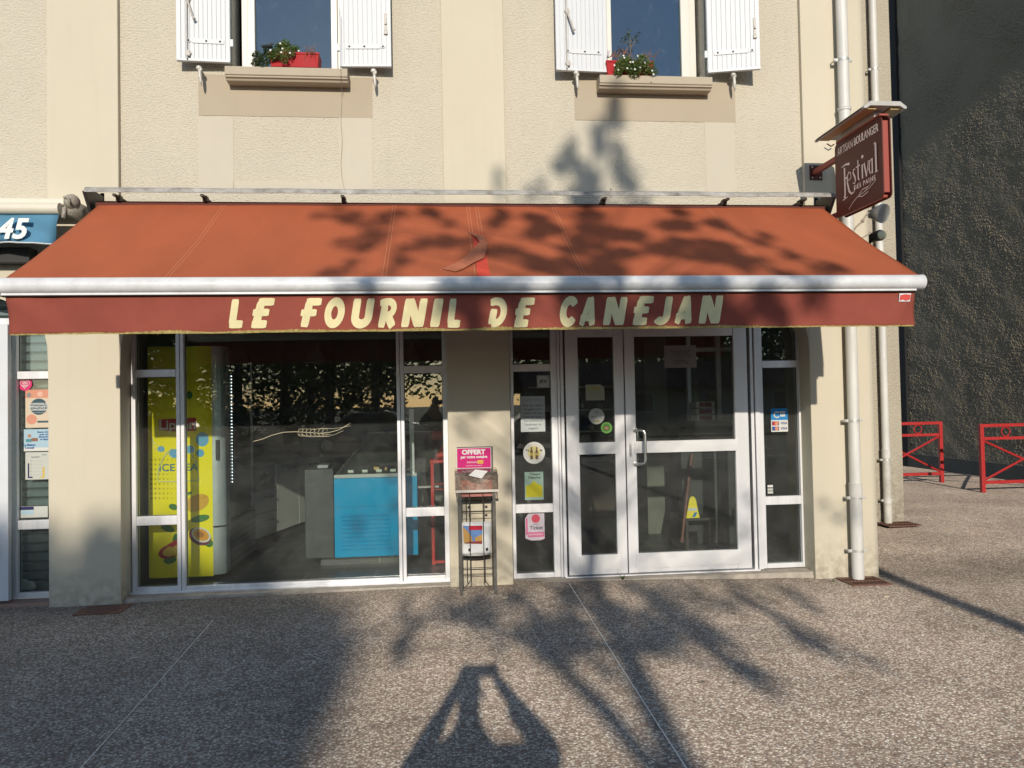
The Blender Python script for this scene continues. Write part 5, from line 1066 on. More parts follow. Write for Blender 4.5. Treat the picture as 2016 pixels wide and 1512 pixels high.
for x in (-1.3, -.3, .7): t = thing('pendant_lamp', (x, 1.9, 2.0), ('leftmost' if x < -1 else 'middle' if x < 0 else 'rightmost') + ' unlit metal pendant lamp above the display counter', 'lamp', 'pendant lamps above the counter'); mb = MB(); mb.tube([(x, 1.9, 2.95), (x, 1.9, 2.2)], .004, 6); mb.build('cord', BLACK, t); mb = MB(); mb.tube([(x, 1.9, 2.2), (x, 1.9, 2.14), (x, 1.9, 2.0)], [.03, .06, .15], 20); smooth_angle(mb.build('shade', mat('lamp_grey', (.25, .25, .25), .4, .5), t))
# red metal high stand
RS = thing('high_stool', (.0, .95, .06), 'red metal high stool seen through the narrow right pane', 'stool'); yS = .75; RD_ = mat('stool_red', (.42, .015, .012), .4)
xs0 = fx(852, 1000, yS); mb = MB(); mb.box(xs0 - .015, xs0 + .015, yS - .015, yS + .015, .06, fz(852, 910, yS)); mb.build('leg', RD_, RS, bevel=.003); mb = MB(); mb.box(xs0 + .42, xs0 + .45, yS - .015, yS + .015, .06, fz(852, 910, yS)); mb.build('leg', RD_, RS, bevel=.003)
for dx in (0, .435): mb = MB(); mb.box(xs0 + dx - .015, xs0 + dx + .015, yS + .4, yS + .43, .06, fz(852, 910, yS)); mb.build('leg', RD_, RS, bevel=.003)
mb = MB(); z = fz(852, 912, yS); mb.box(xs0 - .02, xs0 + .46, yS - .02, yS + .44, z, z + .03); mb.build('seat', RD_, RS, bevel=.004); mb = MB(); mb.box(xs0 + .0, xs0 + .46, yS + .41, yS + .43, z + .03, z + .28); mb.build('backrest', RD_, RS, bevel=.004)
mb = MB()
for z in (fz(852, 953, yS), fz(852, 964, yS)): mb.tube([(xs0, yS, z), (xs0 + .44, yS, z)], .005, 6)
z = fz(852, 1106, yS); mb.box(xs0, xs0 + .45, yS - .02, yS + .02, z - .012, z + .012); mb.build('stretcher', RD_, RS)
# shelves with bread behind the door, right part of the shop
SH = thing('bread_rack', (1.9, 2.3, .06), 'dark bread rack with thin lit shelf edges behind the glazed door', 'rack'); DW = mat('dark_wood', (.05, .03, .02), .6, var=.3)
mb = MB(); mb.box(1.0, 2.35, 3.1, 3.14, .06, 2.5); mb.box(1.0, 1.04, 2.7, 3.1, .06, 2.2); mb.box(2.31, 2.35, 2.7, 3.1, .06, 2.2); mb.build('rack_frame', DW, SH)
for z in (1.16, 1.42, 1.70): mb = MB(); mb.box(1.04, 2.31, 2.69, 3.1, z, z + .018); mb.build('shelf', mat('pale_shelf', (.45, .38, .26), .5), SH)
for k in range(10): 
    bk = MB(); x = 1.1 + k * .12; zz = (1.178, 1.438)[k % 2]; bk.tube([(x, 2.75, zz + .03), (x + .01, 2.88, zz + .045), (x + .02, 3.05, zz + .03)], [.02, .04, .018], 8); o = bk.build('bread_loaf', PAS, smooth=True); tag(o, 'browned loaf on a shelf of the dark bread rack', 'bread', 'loaves on the bread rack')
# inner aluminium partition and display case at the right
IP = thing('glazed_partition', (2.4, 1.6, .06), 'inner white-framed glazed partition seen through the wide door leaf', 'partition'); yP = 1.5
mb = MB()
for a, b in ((1355, 1362), (1413, 1421)): x0, x1 = fx(a, 800, yP), fx(b, 800, yP); mb.box(x0, x1, yP, yP + .05, .06, 2.6)
z = fz(1400, 688, yP); mb.box(fx(1362, 700, yP), 3.45, yP + .005, yP + .045, z - .02, z + .02); mb.box(fx(1421, 700, yP), 3.45, yP + .005, yP + .045, 1.0, 1.04); mb.build('frame', ALU, IP)
mb = MB(); mb.box(fx(1355, 800, yP), 3.45, yP + .02, yP + .026, .1, 2.55); mb.build('pane', GLASS, IP)
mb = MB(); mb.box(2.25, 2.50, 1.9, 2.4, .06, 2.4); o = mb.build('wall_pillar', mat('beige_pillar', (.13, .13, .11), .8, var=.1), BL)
for k, (z0_, lab) in enumerate(((0, 'lowest'), (1, 'middle'), (2, 'topmost'))):
    ya_ = 1.25; xa_, xb_ = fx(1371, 810, ya_), fx(1407, 810, ya_); zz = fz(1390, 829, ya_) + k * .068; t = thing('carton', ((xa_ + xb_) / 2, ya_, zz), lab + ' maroon and white carton of the stack on the dark box behind the door', 'carton', 'stacked cartons behind the door')
    mb = MB(); mb.box(xa_, xb_, ya_, ya_ + .2, zz, zz + .062); mb.build('box_body', C('carton_white', 225, 215, 205), t, bevel=.002); mb = MB(); mb.box(xa_ + .03, xb_ - .03, ya_ - .002, ya_ - .0005, zz + .01, zz + .055); mb.build('printed_panel', C('carton_maroon', 140, 30, 40), t)
mb = MB(); mb.box(fx(1368, 850, 1.2), 3.1, 1.2, 1.75, .06, fz(1390, 829, 1.25) - .002); t = mb.build('storage_box', mat('black_unit', (.03, .03, .035), .4), bevel=.01); tag(t, 'black low unit carrying the maroon cartons behind the door', 'cabinet')
# yellow wet-floor sign and easel inside the door
yW = .95; WF = thing('floor_sign', (2.3, yW, .06), 'small yellow wet-floor sign with a blue stripe inside the door', 'floor sign'); YS = mat('sign_yellow', (.78, .62, .03), .5)
w0, w1 = fx(1351, 1018, yW), fx(1378, 1018, yW); z0, z1 = fz(1365, 1020, yW), fz(1365, 977, yW); mb = MB(); cx = (w0 + w1) / 2
mb.prism([(w0, z0), (w1, z0), (w1 - .012, z0 + .05), (cx + .035, z1 - .04), (cx + .02, z1 - .008), (cx, z1), (cx - .02, z1 - .008), (cx - .035, z1 - .04), (w0 + .01, z0 + .05)], yW, yW + .012, 'y'); mb.build('board', YS, WF, bevel=.002)
mb = MB(); mb.prism([(cx - .01, z0 + .01), (cx + .02, z0 + .01), (cx + .045, z0 + .055), (cx + .015, z0 + .055)], yW - .002, yW - .0005, 'y'); mb.build('blue_stripe', C('cb_blue', 40, 140, 205), WF); mb = MB(); mb.box(w0 + .02, w1 - .03, yW - .002, yW - .0005, z0 + .07, z0 + .10); mb.build('white_patch', WH, WF)
mb = MB(); mb.box(w0 - .02, w1 + .15, yW + .0, yW + .2, z0 - .03, z0 - .002); mb.box(w0, w0 + .03, yW + .02, yW + .05, .06, z0 - .03); mb.box(w1 + .1, w1 + .13, yW + .02, yW + .05, .06, z0 - .03); o = mb.build('low_table', mat('dark_box', (.035, .03, .028), .5), bevel=.005); tag(o, 'low dark table under the yellow sign inside the door', 'table')
ES = thing('easel_board', (2.1, 1.0, .06), 'slanted reddish wooden easel leg leaning inside the door', 'easel')
yE = .88
mb = MB(); mb.tube([tuple(WY(1342, 1068, yE)), tuple(WY(1362, 895, yE + .25))], .016, 6); mb.build('leg', mat('easel_wood', (.12, .035, .02), .6), ES)
mb = MB(); mb.box(fx(1362, 895, yE) - .01, fx(1362, 895, yE) + .37, yE + .30, yE + .32, .20, 1.12); mb.build('board', mat('chalk_board', (.025, .03, .028), .7), ES)

# ================================================================ RIGHT SIDE: charcoal wall, barriers
DB = thing('charcoal_building', (9.93, 5, 0), 'tall charcoal building with very rough rendered side wall right of the bakery', 'building')
WXX = 9.93; yfar = WX(1787, 700, WXX).y
mb = MB(); mb.box(WXX + .05, WXX + 8, -3, yfar, -.3, 14); mb.build('wall', DARKW, DB)
ys_ = [-3 + .12 * i for i in range(int((4.9 + 3) / .12))] + [4.9 + .0145 * i for i in range(int((yfar - 4.9) / .0145) + 1)] + [yfar]; zs_ = [-.1 + .0145 * i for i in range(int(9.2 / .0145))] + [9.2 + .3 * i for i in range(16)]
vs = []
for z in zs_:
    for y in ys_:
        p = Vector((y * 1.0, z * 1.15, 0)); a_ = .75 + .7 * noise.noise(p * 1.1 + Vector((9, 3, 0))); d = a_ * (.007 * noise.noise(p * 13) + .012 * noise.noise(p * 30 + Vector((5, 0, 0))) + .012 * noise.noise(p * 60)) + .012 * noise.noise(p * 2.6) + .004 * noise.noise(p * 6)
        vs.append((WXX - .0 + d, y, z))
nn_ = len(ys_); mb = MB(); mb.add(vs, [(j * nn_ + i, j * nn_ + i + 1, (j + 1) * nn_ + i + 1, (j + 1) * nn_ + i) for j in range(len(zs_) - 1) for i in range(nn_ - 1)]); mb.build('rough_render_coat', DARKW, DB, recalc=False)
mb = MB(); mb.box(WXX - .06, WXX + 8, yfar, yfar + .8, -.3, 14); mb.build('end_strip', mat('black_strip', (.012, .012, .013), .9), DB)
mb = MB(); n = 30
mb.box(WXX - .045, WXX + .02, -3, yfar, -.2, .28); mb.build('plinth', DARKS, DB, bevel=.006)
mb = MB(); mb.add([(9.35, -8.5, 11.47), (WXX + 8, -8.5, 11.47), (WXX + 8, -.4, 10.09), (9.35, -.4, 10.09), (9.35, -8.5, 17), (WXX + 8, -8.5, 17), (WXX + 8, -.4, 17), (9.35, -.4, 17)], [(0, 3, 2, 1), (4, 5, 6, 7), (0, 1, 5, 4), (1, 2, 6, 5), (2, 3, 7, 6), (3, 0, 4, 7)]); mb.build('unseen_shade_block', DARKS, DB)  # unseen block, added to cast the slanting shade on the upper wall
mb = MB(); mb.box(WXX, WXX + 8, -8.5, -3, -.3, 11.2); mb.build('front_wall', DARKS, DB)
def barrier(x0, x1, y, label, first=None):
    t = thing('pedestrian_barrier', (x0, y, 0), label, 'barrier', 'red barriers by the charcoal wall'); H = 1.06; L = x1 - x0; s = .03
    for x in (x0, x1): mb = MB(); mb.box(x - s, x + s, y - s, y + s, 0, H); mb.build('post', REDM, t, bevel=.004)
    a, b = x0 + s, x1 - s
    for z0, z1, h in ((H - .05, H - .001, .028), (H - .25, H - .205, .02), (.13, .18, .02)): mb = MB(); mb.box(a, b, y - h, y + h, z0, z1); mb.build('rail', REDM, t, bevel=.003)
    mb = MB(); 
    for (ua, za, ub, zb) in ((a, H - .26, (a + b) / 2, .50), ((a + b) / 2, .50, b, H - .26), (a, .19, (a + b) / 2, .50), ((a + b) / 2, .50, b, .19)): mb.tube([(ua, y, za), (ub, y, zb)], .018, 6)
    mb.build('cross_brace', REDM, t)
    n = 24; cz = H - .128
    for cx in (a + .38, b - .38): mb = MB(); mb.tube([(cx + .07 * math.cos(2 * math.pi * k / n), y, cz + .07 * math.sin(2 * math.pi * k / n)) for k in range(n + 1)], .010, 6, cap=False); mb.build('ring', REDM, t)
barrier(7.36, 8.63, 6.09, 'red tubular barrier farther back, half hidden by the building corner')
barrier(8.33, 9.70, 4.70, 'red tubular barrier nearer the camera, cut by the right edge of the photo')

# ================================================================ PLANTS ON THE SILLS
def trough(x0, x1, y0, y1, z0, z1, label, name='planter', m=None):
    mb = MB(); f = .012; m = m or mat('planter_red', (.36, .008, .012), .6, var=.06, spec=.25)
    b = [(x0 + f, y0 + f), (x1 - f, y0 + f), (x1 - f, y1 - f), (x0 + f, y1 - f)]; t_ = [(x0, y0), (x1, y0), (x1, y1), (x0, y1)]; i_ = [(x0 + .008, y0 + .008), (x1 - .008, y0 + .008), (x1 - .008, y1 - .008), (x0 + .008, y1 - .008)]
    vs = [(x, y, z0) for x, y in b] + [(x, y, z1) for x, y in t_] + [(x, y, z1) for x, y in i_] + [(x, y, z1 - .02) for x, y in i_]
    mb.add(vs, [(0, 3, 2, 1), (8 + 4, 13, 14, 15)] + [(k, (k + 1) % 4, 4 + (k + 1) % 4, 4 + k) for k in range(4)] + [(4 + k, 4 + (k + 1) % 4, 8 + (k + 1) % 4, 8 + k) for k in range(4)] + [(8 + k, 8 + (k + 1) % 4, 12 + (k + 1) % 4, 12 + k) for k in range(4)])
    mb.box(x0 - .004, x1 + .004, y0 - .004, y0 + .006, z1 - .014, z1 + .002); o = mb.build(name, m, bevel=.002); tag(o, label, 'planter'); return o
z1s = W1['z']; z2s = W2['z']; ypl = -.085
x0, x1 = fx(530, 115, ypl), fx(628, 115, ypl); hz = fz(580, 103, ypl) - z1s
trough(x0, x1, ypl, .06, z1s + .002, z1s + hz, 'red plastic trough on the left window sill')
FLW = mat('white_petal', (.75, .75, .72), .7); DRY = mat('dry_stem', (.28, .13, .07), .9, var=.3)
def plant(name, label, blobs, flowers=0, dry=0, stems=None, m=LEAF, sz=.011, base=None):
    t = thing(name, base, label, 'plant'); mb = MB()
    for (px, py, rp, n, y) in blobs: c = WY(px, py, y); r = rp / FPX * 6.3; leaves(mb, c, (r, min(r, .06), r), n, sz)
    mb.build('foliage', m, t, recalc=False); mb = MB()
    for (px, py, rp, n, y) in blobs:
        c = WY(px, py, y)
        for k in range(max(2, n // 60)):
            e = c + Vector((rnd.uniform(-1, 1), rnd.uniform(-.5, .5), rnd.uniform(-.6, 1))) * rp / FPX * 6; mb.tube([(c.x, y, base[2] + .04), (c + e) / 2 + Vector((0, 0, -.01)), e], [.003, .0025, .001], 5)
    mb.build('stems', mat('green_stem', (.08, .09, .03), .8), t)
    if flowers:
        mb = MB()
        for k in range(flowers):
            px, py, rp, n, y = blobs[k % len(blobs)]; c = WY(px + rnd.uniform(-1, 1) * rp, py - rnd.uniform(-.8, 1.1) * rp, y - .05 * rnd.random() - .02)
            for a in range(5): b = R(72 * a); mb.add([c, c + Vector((.006 * math.cos(b - .5), -.001, .006 * math.sin(b - .5))), c + Vector((.010 * math.cos(b), -.002, .010 * math.sin(b))), c + Vector((.006 * math.cos(b + .5), -.001, .006 * math.sin(b + .5)))], [(0, 1, 2, 3)])
        mb.build('flowers', FLW, t, recalc=False)
    if dry:
        mb = MB()
        for k in range(dry):
            px, py, rp, n, y = blobs[-1 - k % 2] if stems is None else stems[k % len(stems)]; c = WY(px + rnd.uniform(-1, 1) * rp, py, y); e = c + Vector((rnd.uniform(-.05, .05), rnd.uniform(-.04, .0), rnd.uniform(-.06, .07))); mb.tube([c, (c + e) / 2 + Vector((0, -.015, .015)), e], [.002, .0018, .001], 4)
        mb.build('dry_stems', DRY, t)
    return t
plant('potted_plant', 'dark green plant spilling over at the left end of the left sill', [(508, 112, 11, 260, -.04), (518, 120, 14, 300, -.09), (503, 124, 9, 160, -.09), (525, 103, 8, 130, -.06)], m=LEAFD, base=(fx(515, 125, .04), .04, z1s + .002))
plant('potted_plant', 'tall white-flowered plant growing over the red trough on the left sill', [(553, 95, 12, 320, -.04), (562, 88, 10, 260, -.04), (545, 106, 12, 280, -.10), (570, 103, 12, 300, -.10), (582, 96, 8, 130, -.06), (536, 109, 10, 180, -.10), (560, 116, 9, 110, -.12)], flowers=6, dry=34, stems=[(612, 104, 9, 1, -.09), (560, 112, 10, 1, -.10)], base=(fx(560, 110, .03), .06, z1s + hz - .02))
yq = -.08; x0, x1 = fx(1194, 130, yq), fx(1212, 130, yq); hz2 = fz(1203, 119, yq) - z2s
trough(x0, x1, yq, .07, z2s + .002, z2s + hz2, 'small red pot at the left end of the right sill, under dried stems')
x0, x1 = fx(1215, 130, yq), fx(1288, 130, yq); trough(x0, x1, yq + .02, .08, z2s + .002, z2s + hz2 + .01, 'red trough overgrown with white-flowered plant on the right sill')
x0, x1 = fx(1231, 109, .11), fx(1252, 109, .11); mb = MB()
plant('potted_plant', 'bushy white-flowered green plant filling the right sill', [(1222, 132, 13, 330, -.11), (1240, 130, 15, 400, -.12), (1258, 131, 15, 400, -.12), (1276, 134, 14, 360, -.11), (1230, 118, 10, 190, -.08), (1265, 118, 11, 210, -.08), (1250, 138, 14, 300, -.13), (1288, 140, 8, 100, -.12), (1218, 140, 9, 120, -.12)], flowers=15, dry=46, stems=[(1205, 112, 10, 1, -.07), (1278, 114, 12, 1, -.07), (1232, 107, 8, 1, -.06)], base=(fx(1250, 130, .03), .06, z2s + hz2 - .01))
tw = thing('young_shrub', (fx(1242, 110, .05), .05, z2s + hz2), 'thin bare-stemmed young shrub standing above the plants on the right sill', 'plant'); mb = MB(); base_ = WY(1241, 112, .05); brs = [[(1241, 112), (1241, 98), (1242, 92)], [(1242, 94), (1236, 85), (1226, 82)], [(1242, 94), (1240, 75), (1236, 62)], [(1242, 93), (1252, 80), (1257, 69)], [(1240, 84), (1247, 74)]]
for b in brs: mb.tube([tuple(WY(x, y, .05)) for x, y in b], [.004] + [.0025] * (len(b) - 2) + [.0015], 6)
mb.build('stems', mat('twig', (.16, .13, .07), .8), tw); mb = MB()
for x, y in ((1226, 82), (1236, 64), (1257, 69), (1247, 74), (1232, 72), (1238, 75), (1251, 80), (1229, 76), (1241, 85)): leaves(mb, WY(x, y, .05), .03, 14, .011)
mb.build('foliage', LEAFD, tw, recalc=False)
bp_ = WY(526, 92, .06); mb = MB(); mb.blob(bp_, (.05, .03, .014), 10, 6); mb.tube([bp_ - Vector((.03, 0, .0)), bp_ + Vector((.05, 0, .03))], .01, 6); mb.tube([bp_, bp_ - Vector((0, 0, bp_.z - z1s - .003))], .004, 6)
o = mb.build('solar_lamp', mat('lamp_black', (.03, .035, .04), .4)); tag(o, 'small dark solar stake lamp among the plants on the left sill', 'lamp')

# ================================================================ LITTER, WEEDS
def weed(px, py, n, r, label):
    c = WZ(px, py, 0); c.z = gz(c.x, c.y); t = thing('weed', c, label, 'weed'); mb = MB()
    for k in range(n):
        a = rnd.uniform(0, 6.28); e = c + Vector((math.cos(a) * r * rnd.random(), -abs(math.sin(a)) * r * .6, r * rnd.uniform(.4, 1))); d = Vector((.0025, 0, 0)); mb.add([c - d, c + d, (c + e) / 2 + Vector((0, 0, .01)) + d, e, (c + e) / 2 + Vector((0, 0, .01)) - d], [(0, 1, 2, 3, 4)])
    mb.build('blades', LEAF, t, recalc=False)
weed(1226, 1146, 26, .05, 'small tuft of grass growing at the door step'); weed(1640, 1138, 10, .025, 'tiny weed at the foot of the right pier')
for px, py, lab, c_ in ((1097, 1172, 'cigarette butt on the ground below the left side light', 'paper'), (1740, 1171, 'cigarette butt by the drain grate', 'paper'), (989, 1186, 'tiny white scrap near the magazine stand', 'paper'), (1648, 1338, 'single dry leaf lying on the sunlit pavement', 'leaf'), (1058, 1152, 'reddish dry leaf against the door step', 'leaf'), (1682, 1165, 'pale dry leaf left of the drain grate', 'leaf')):
    c = WZ(px, py, 0); c.z = gz(c.x, c.y) + .006; mb = MB()
    if c_ == 'paper': mb.tube([c, c + Vector((.045, .008, 0))], .004, 6); o = mb.build('cigarette_butt', mat('butt_paper', (.62, .52, .36), .9)); tag(o, lab, 'litter')
    else: mb.add([c, c + Vector((.02, -.01, .006)), c + Vector((.05, .0, .004)), c + Vector((.022, .014, .0))], [(0, 1, 2, 3)]); o = mb.build('dry_leaf', mat('dry_leaf', (.36, .20, .08), .8)); s = o.modifiers.new('s', 'SOLIDIFY'); s.thickness = .001; tag(o, lab, 'leaf')

# ================================================================ BEHIND THE CAMERA: the tree that throws the shadow
TY = -12.7
def totree(p, dy=0.): k = (p.y - (TY + dy)) / SDIR.y; return p - SDIR * k
def shadow_tree():
    fork = WZ(1232, 1285, 0); f = totree(fork); low = totree(WZ(1340, 1512, 0)); bx_ = (low.x + f.x) / 2
    t = thing('plane_tree', (bx_, TY, 0), 'young leafy tree standing behind the photographer', 'tree'); mb = MB()
    mb.tube([(bx_ - .05, TY, -.02), (bx_, TY, 1.2), (low.x, TY, 2.4), (low.x, TY, low.z), (f.x, TY, f.z)], [.13, .10, .09, .085, .08], 12)
    mb.tube([(low.x, TY, low.z - .25), (low.x - .22, TY + .1, low.z + .2), totree(WZ(1130, 1340, 0)), totree(WZ(1040, 1262, 0)), totree(WZ(960, 1225, 0))], [.05, .055, .045, .035, .02], 8)
    # limbs reach to the leaf clumps; each clump is placed where its shadow falls in the photo
    L = []
    wallb = [(1192, 222, 26, 70), (1170, 245, 20, 40), (1122, 272, 24, 50), (1208, 262, 22, 36), (1132, 318, 26, 60), (1210, 310, 24, 55), (1160, 340, 26, 30), (1222, 345, 26, 60), (1110, 362, 26, 55), (1245, 378, 28, 65), (1185, 375, 32, 80), (1058, 356, 16, 22), (985, 365, 14, 20), (1150, 390, 30, 70)]
    for px, py, r, n in wallb: L.append((WY(px, py, 0), r * 6.25 / FPX, n))
    can = [(690, 432, 34, 34), (770, 420, 26, 30), (742, 476, 44, 60), (850, 428, 30, 34), (862, 474, 40, 50), (800, 515, 30, 28), (690, 528, 30, 28), (960, 428, 34, 40), (1000, 500, 40, 44), (1060, 440, 40, 60), (1120, 480, 50, 90), (1200, 440, 56, 110), (1270, 485, 56, 110), (1340, 430, 46, 80), (1390, 485, 50, 90), (1460, 520, 34, 50), (1430, 440, 26, 30), (1500, 470, 26, 28), (1180, 520, 44, 60), (1060, 520, 40, 50), (940, 475, 30, 30), (1620, 530, 34, 34), (1560, 500, 16, 12), (655, 425, 22, 14), (1540, 535, 30, 30)]
    for px, py, r, n in can:
        t_ = min(1, max(0, (py - 400) / 148)); y = YR + (YB - YR) * t_; L.append((WY(px, py, y), r * 5.3 / FPX, int(n * (3.6 if 1030 < px < 1500 else 2.0))))
    val = [(890, 588, 36, 50), (945, 600, 30, 40), (1010, 620, 34, 24), (1090, 590, 40, 46), (1170, 610, 46, 60), (1250, 590, 46, 70), (1330, 600, 46, 70), (1400, 580, 40, 60), (1450, 610, 44, 70), (1500, 590, 30, 36), (1535, 630, 26, 30), (1600, 600, 26, 20), (720, 570, 30, 16)]
    for px, py, r, n in val: L.append((WY(px, py, YB), r * 4.8 / FPX, int(n * 3.0)))
    low_ = [(905, 860, 24, 10), (1000, 885, 18, 9), (1000, 960, 24, 16), (900, 1000, 22, 12), (985, 1020, 20, 12), (1290, 885, 26, 9), (1180, 880, 22, 8), (1400, 890, 22, 9), (1475, 985, 22, 12), (1095, 1010, 22, 12), (1120, 900, 20, 9), (1470, 1050, 18, 10), (1240, 1000, 22, 8), (1290, 1110, 24, 12), (1140, 1105, 24, 14), (1626, 1015, 24, 22), (1400, 1110, 22, 8), (760, 900, 20, 12), (765, 960, 18, 12), (770, 1030, 18, 12), (768, 1090, 18, 12), (680, 960, 16, 6)]
    for px, py, r, n in low_: L.append((WY(px, py, 0.1), r * 6.3 / FPX, n))
    gr = [(800, 1225, 40, 22), (780, 1275, 26, 28), (860, 1200, 40, 30), (930, 1195, 44, 50), (950, 1215, 34, 36), (975, 1245, 24, 28), (1030, 1185, 44, 46), (1080, 1215, 50, 70), (1130, 1180, 50, 70), (1190, 1200, 50, 70), (1250, 1175, 46, 60), (1290, 1210, 40, 50), (1100, 1275, 40, 50), (1060, 1250, 30, 30), (1160, 1300, 26, 20), (1250, 1240, 40, 50), (1400, 1180, 30, 20), (1450, 1165, 26, 20), (1480, 1180, 24, 26), (1560, 1170, 22, 20), (1540, 1225, 20, 20), (1575, 1245, 18, 16), (1640, 1280, 20, 20), (1400, 1250, 30, 24), (1430, 1280, 30, 26), (1470, 1320, 30, 26), (1360, 1230, 24, 20), (1505, 1350, 22, 14), (1340, 1180, 26, 20)]
    for px, py, r, n in gr: p = WZ(px, py, 0); L.append((p, r * .0033, int(n * 1.35)))
    lf_ = MB(); ends = []
    for p, r, n in L:
        dy = rnd.uniform(-1.1, 1.1); q = totree(p, dy); ends.append(q); a_ = rnd.uniform(-.6, .6)
        for _s in range(4):
            u_, v_ = rnd.gauss(0, r * .72), rnd.gauss(0, r * .48); c_ = q + Vector((u_ * math.cos(a_) - v_ * math.sin(a_), rnd.uniform(-.3, .3), u_ * math.sin(a_) + v_ * math.cos(a_))); rs_ = r * rnd.uniform(.25, .62)
            leaves(lf_, c_, (rs_ * 1.5, .25, rs_ * .95), max(3, int(n * .42)), .050)
    spine = [Vector((f.x, TY, f.z)), Vector((f.x + .1, TY, f.z + 1.2)), Vector((f.x + .05, TY, f.z + 2.4)), Vector((f.x + .0, TY, 7.6)), totree(WY(1190, 230, 0))]
    mb.tube(spine, [.075, .06, .045, .03, .01], 9)
    for q in ends:
        z0 = max(f.z, q.z - .55 - .35 * abs(q.x - f.x)); k = 0
        for a, b in zip(spine, spine[1:]):
            if a.z <= z0 <= b.z or b is spine[-1]: s_ = a + (b - a) * ((z0 - a.z) / max(.01, b.z - a.z)) if a.z <= z0 <= b.z else b; break
        m_ = (s_ + q) / 2 + Vector((0, 0, .06)); mb.tube([s_, m_, q], [.02, .012, .004], 5)
    mb.build('trunk', BARK, t, smooth=True); lf_.build('crown', LEAF, t, recalc=False)
shadow_tree()

def big_tree(x, y, h, r, n, label, m=LEAFD, size=.22, trunkz=2.0, name='tree', core=True):
    t = thing(name, (x, y, -.1), label, 'tree', None); mb = MB()
    mb.tube([(x, y, -.15), (x + .1, y, h * .3), (x - .1, y, h * .8)], [.28, .2, .06], 10)
    lm = MB(); k = 11
    for i in range(k):
        a = i * 2.4; u = i / (k - 1); zz = trunkz + (h - trunkz) * (.18 + .68 * u); rr_ = r * (1 - .5 * u) * .55; c = Vector((x + rr_ * math.cos(a), y + rr_ * math.sin(a), zz))
        mb.tube([(x, y, zz * .55), (Vector((x, y, zz * .75)) + c) / 2, c], [.1, .06, .02], 6); leaves(lm, c, (r * .55, r * .5, (h - trunkz) * .24), n // k, size)
    leaves(lm, (x, y, (h + trunkz) / 2), (r * .9, r * .8, (h - trunkz) * .5), n // 2, size)
    mb.build('trunk', BARK, t, smooth=True); lm.build('crown', m, t, recalc=False)
# thick foliage that keeps the lower left in shade
SHX = math.tan(R(SUN_AZ)); SH_ = math.tan(R(SUN_EL)) / math.cos(R(SUN_AZ))
YH = -27.5; top0 = 27.5 * SH_
hx1 = -.55 - 27.5 * SHX
def prof(x):
    x = x + 27.5 * SHX          # where this lands on the facade
    zl = .62 if x < -2.6 else (.62 * max(0, (-.75 - x) / 2.05) ** .8 - .3 * (1 if x > -.8 else 0))
    return top0 + zl + .12 * math.sin(x * 7) + .08 * math.sin(x * 17)
NT_ = 6; wd_ = (hx1 + 14) / NT_
for k, nm in enumerate(('leftmost', 'second', 'third', 'fourth', 'fifth', 'rightmost')):
    xa_ = -14 + wd_ * k; xb_ = xa_ + wd_; xm = (xa_ + xb_) / 2
    t = thing('tall_tree', (xm, YH, -.1), nm + ' of the row of tall dense-topped trees across the road', 'tree', 'tall trees across the road'); st = MB(); lm = MB(); core = MB()
    st.tube([(xm, YH, -.15), (xm + .1, YH, 4), (xm, YH, prof(xm) * .9)], [.22, .16, .05], 8)
    for q in range(5):
        x = xa_ + wd_ * (q + .5) / 5; zt2 = prof(x) - .35; core.blob((x, YH, (7.2 + zt2) / 2 + .2), (wd_ * .17, .8, (zt2 - 7.2) / 2 + .2), 10, 8, None, .08); st.tube([(xm, YH, 3.5 + q * .5), (x, YH, 7.5)], [.09, .03], 6)
    for q in range(1500):
        x = rnd.uniform(xa_ - .15, xb_ + (.15 if k < NT_ - 1 else 0)); z = 6.8 + (prof(x) - .2 - 6.8) * rnd.random() ** .6; leaves(lm, (x, YH + rnd.uniform(-.5, .4), z), (.2, .25, .18), 2, .16)
    for q in range(105):
        c = Vector((rnd.uniform(xa_, xb_), YH + rnd.uniform(-1.5, 1.5), rnd.uniform(.1, 6.6))); leaves(lm, c, (.6, .5, .5), 34, .15)
    st.build('trunk', BARK, t); core.build('inner_foliage', LEAFD, t, smooth=True); lm.build('crown', LEAFD, t, recalc=False)
for i, (x, y, h, r, n, lab) in enumerate(((-9, -46, 9.0, 4.2, 1800, 'broad dark tree behind the tall trees across the road'), (-3.0, -44, 10.5, 4.0, 1900, 'second broad tree behind the tall trees, nearer the middle'), (3.5, -48, 13.0, 3.6, 3000, 'tree beside the tiled house across the road'), (-17, -42, 13, 4.5, 3000, 'leftmost tree across the road'), (26, -50, 13, 5, 3000, 'tree at the far right across the road'), (8.5, -45, 10, 3.4, 2200, 'rounded tree behind the left end of the tiled house'), (13.5, -46, 11, 3.6, 2200, 'rounded tree behind the middle of the tiled house'), (19, -46, 10, 3.6, 2000, 'rounded tree behind the right end of the tiled house'))):
    if x > -20: big_tree(x, y, h * .82 if x < 2 else h * .7, r, n, lab, LEAF if i % 2 else LEAFD)
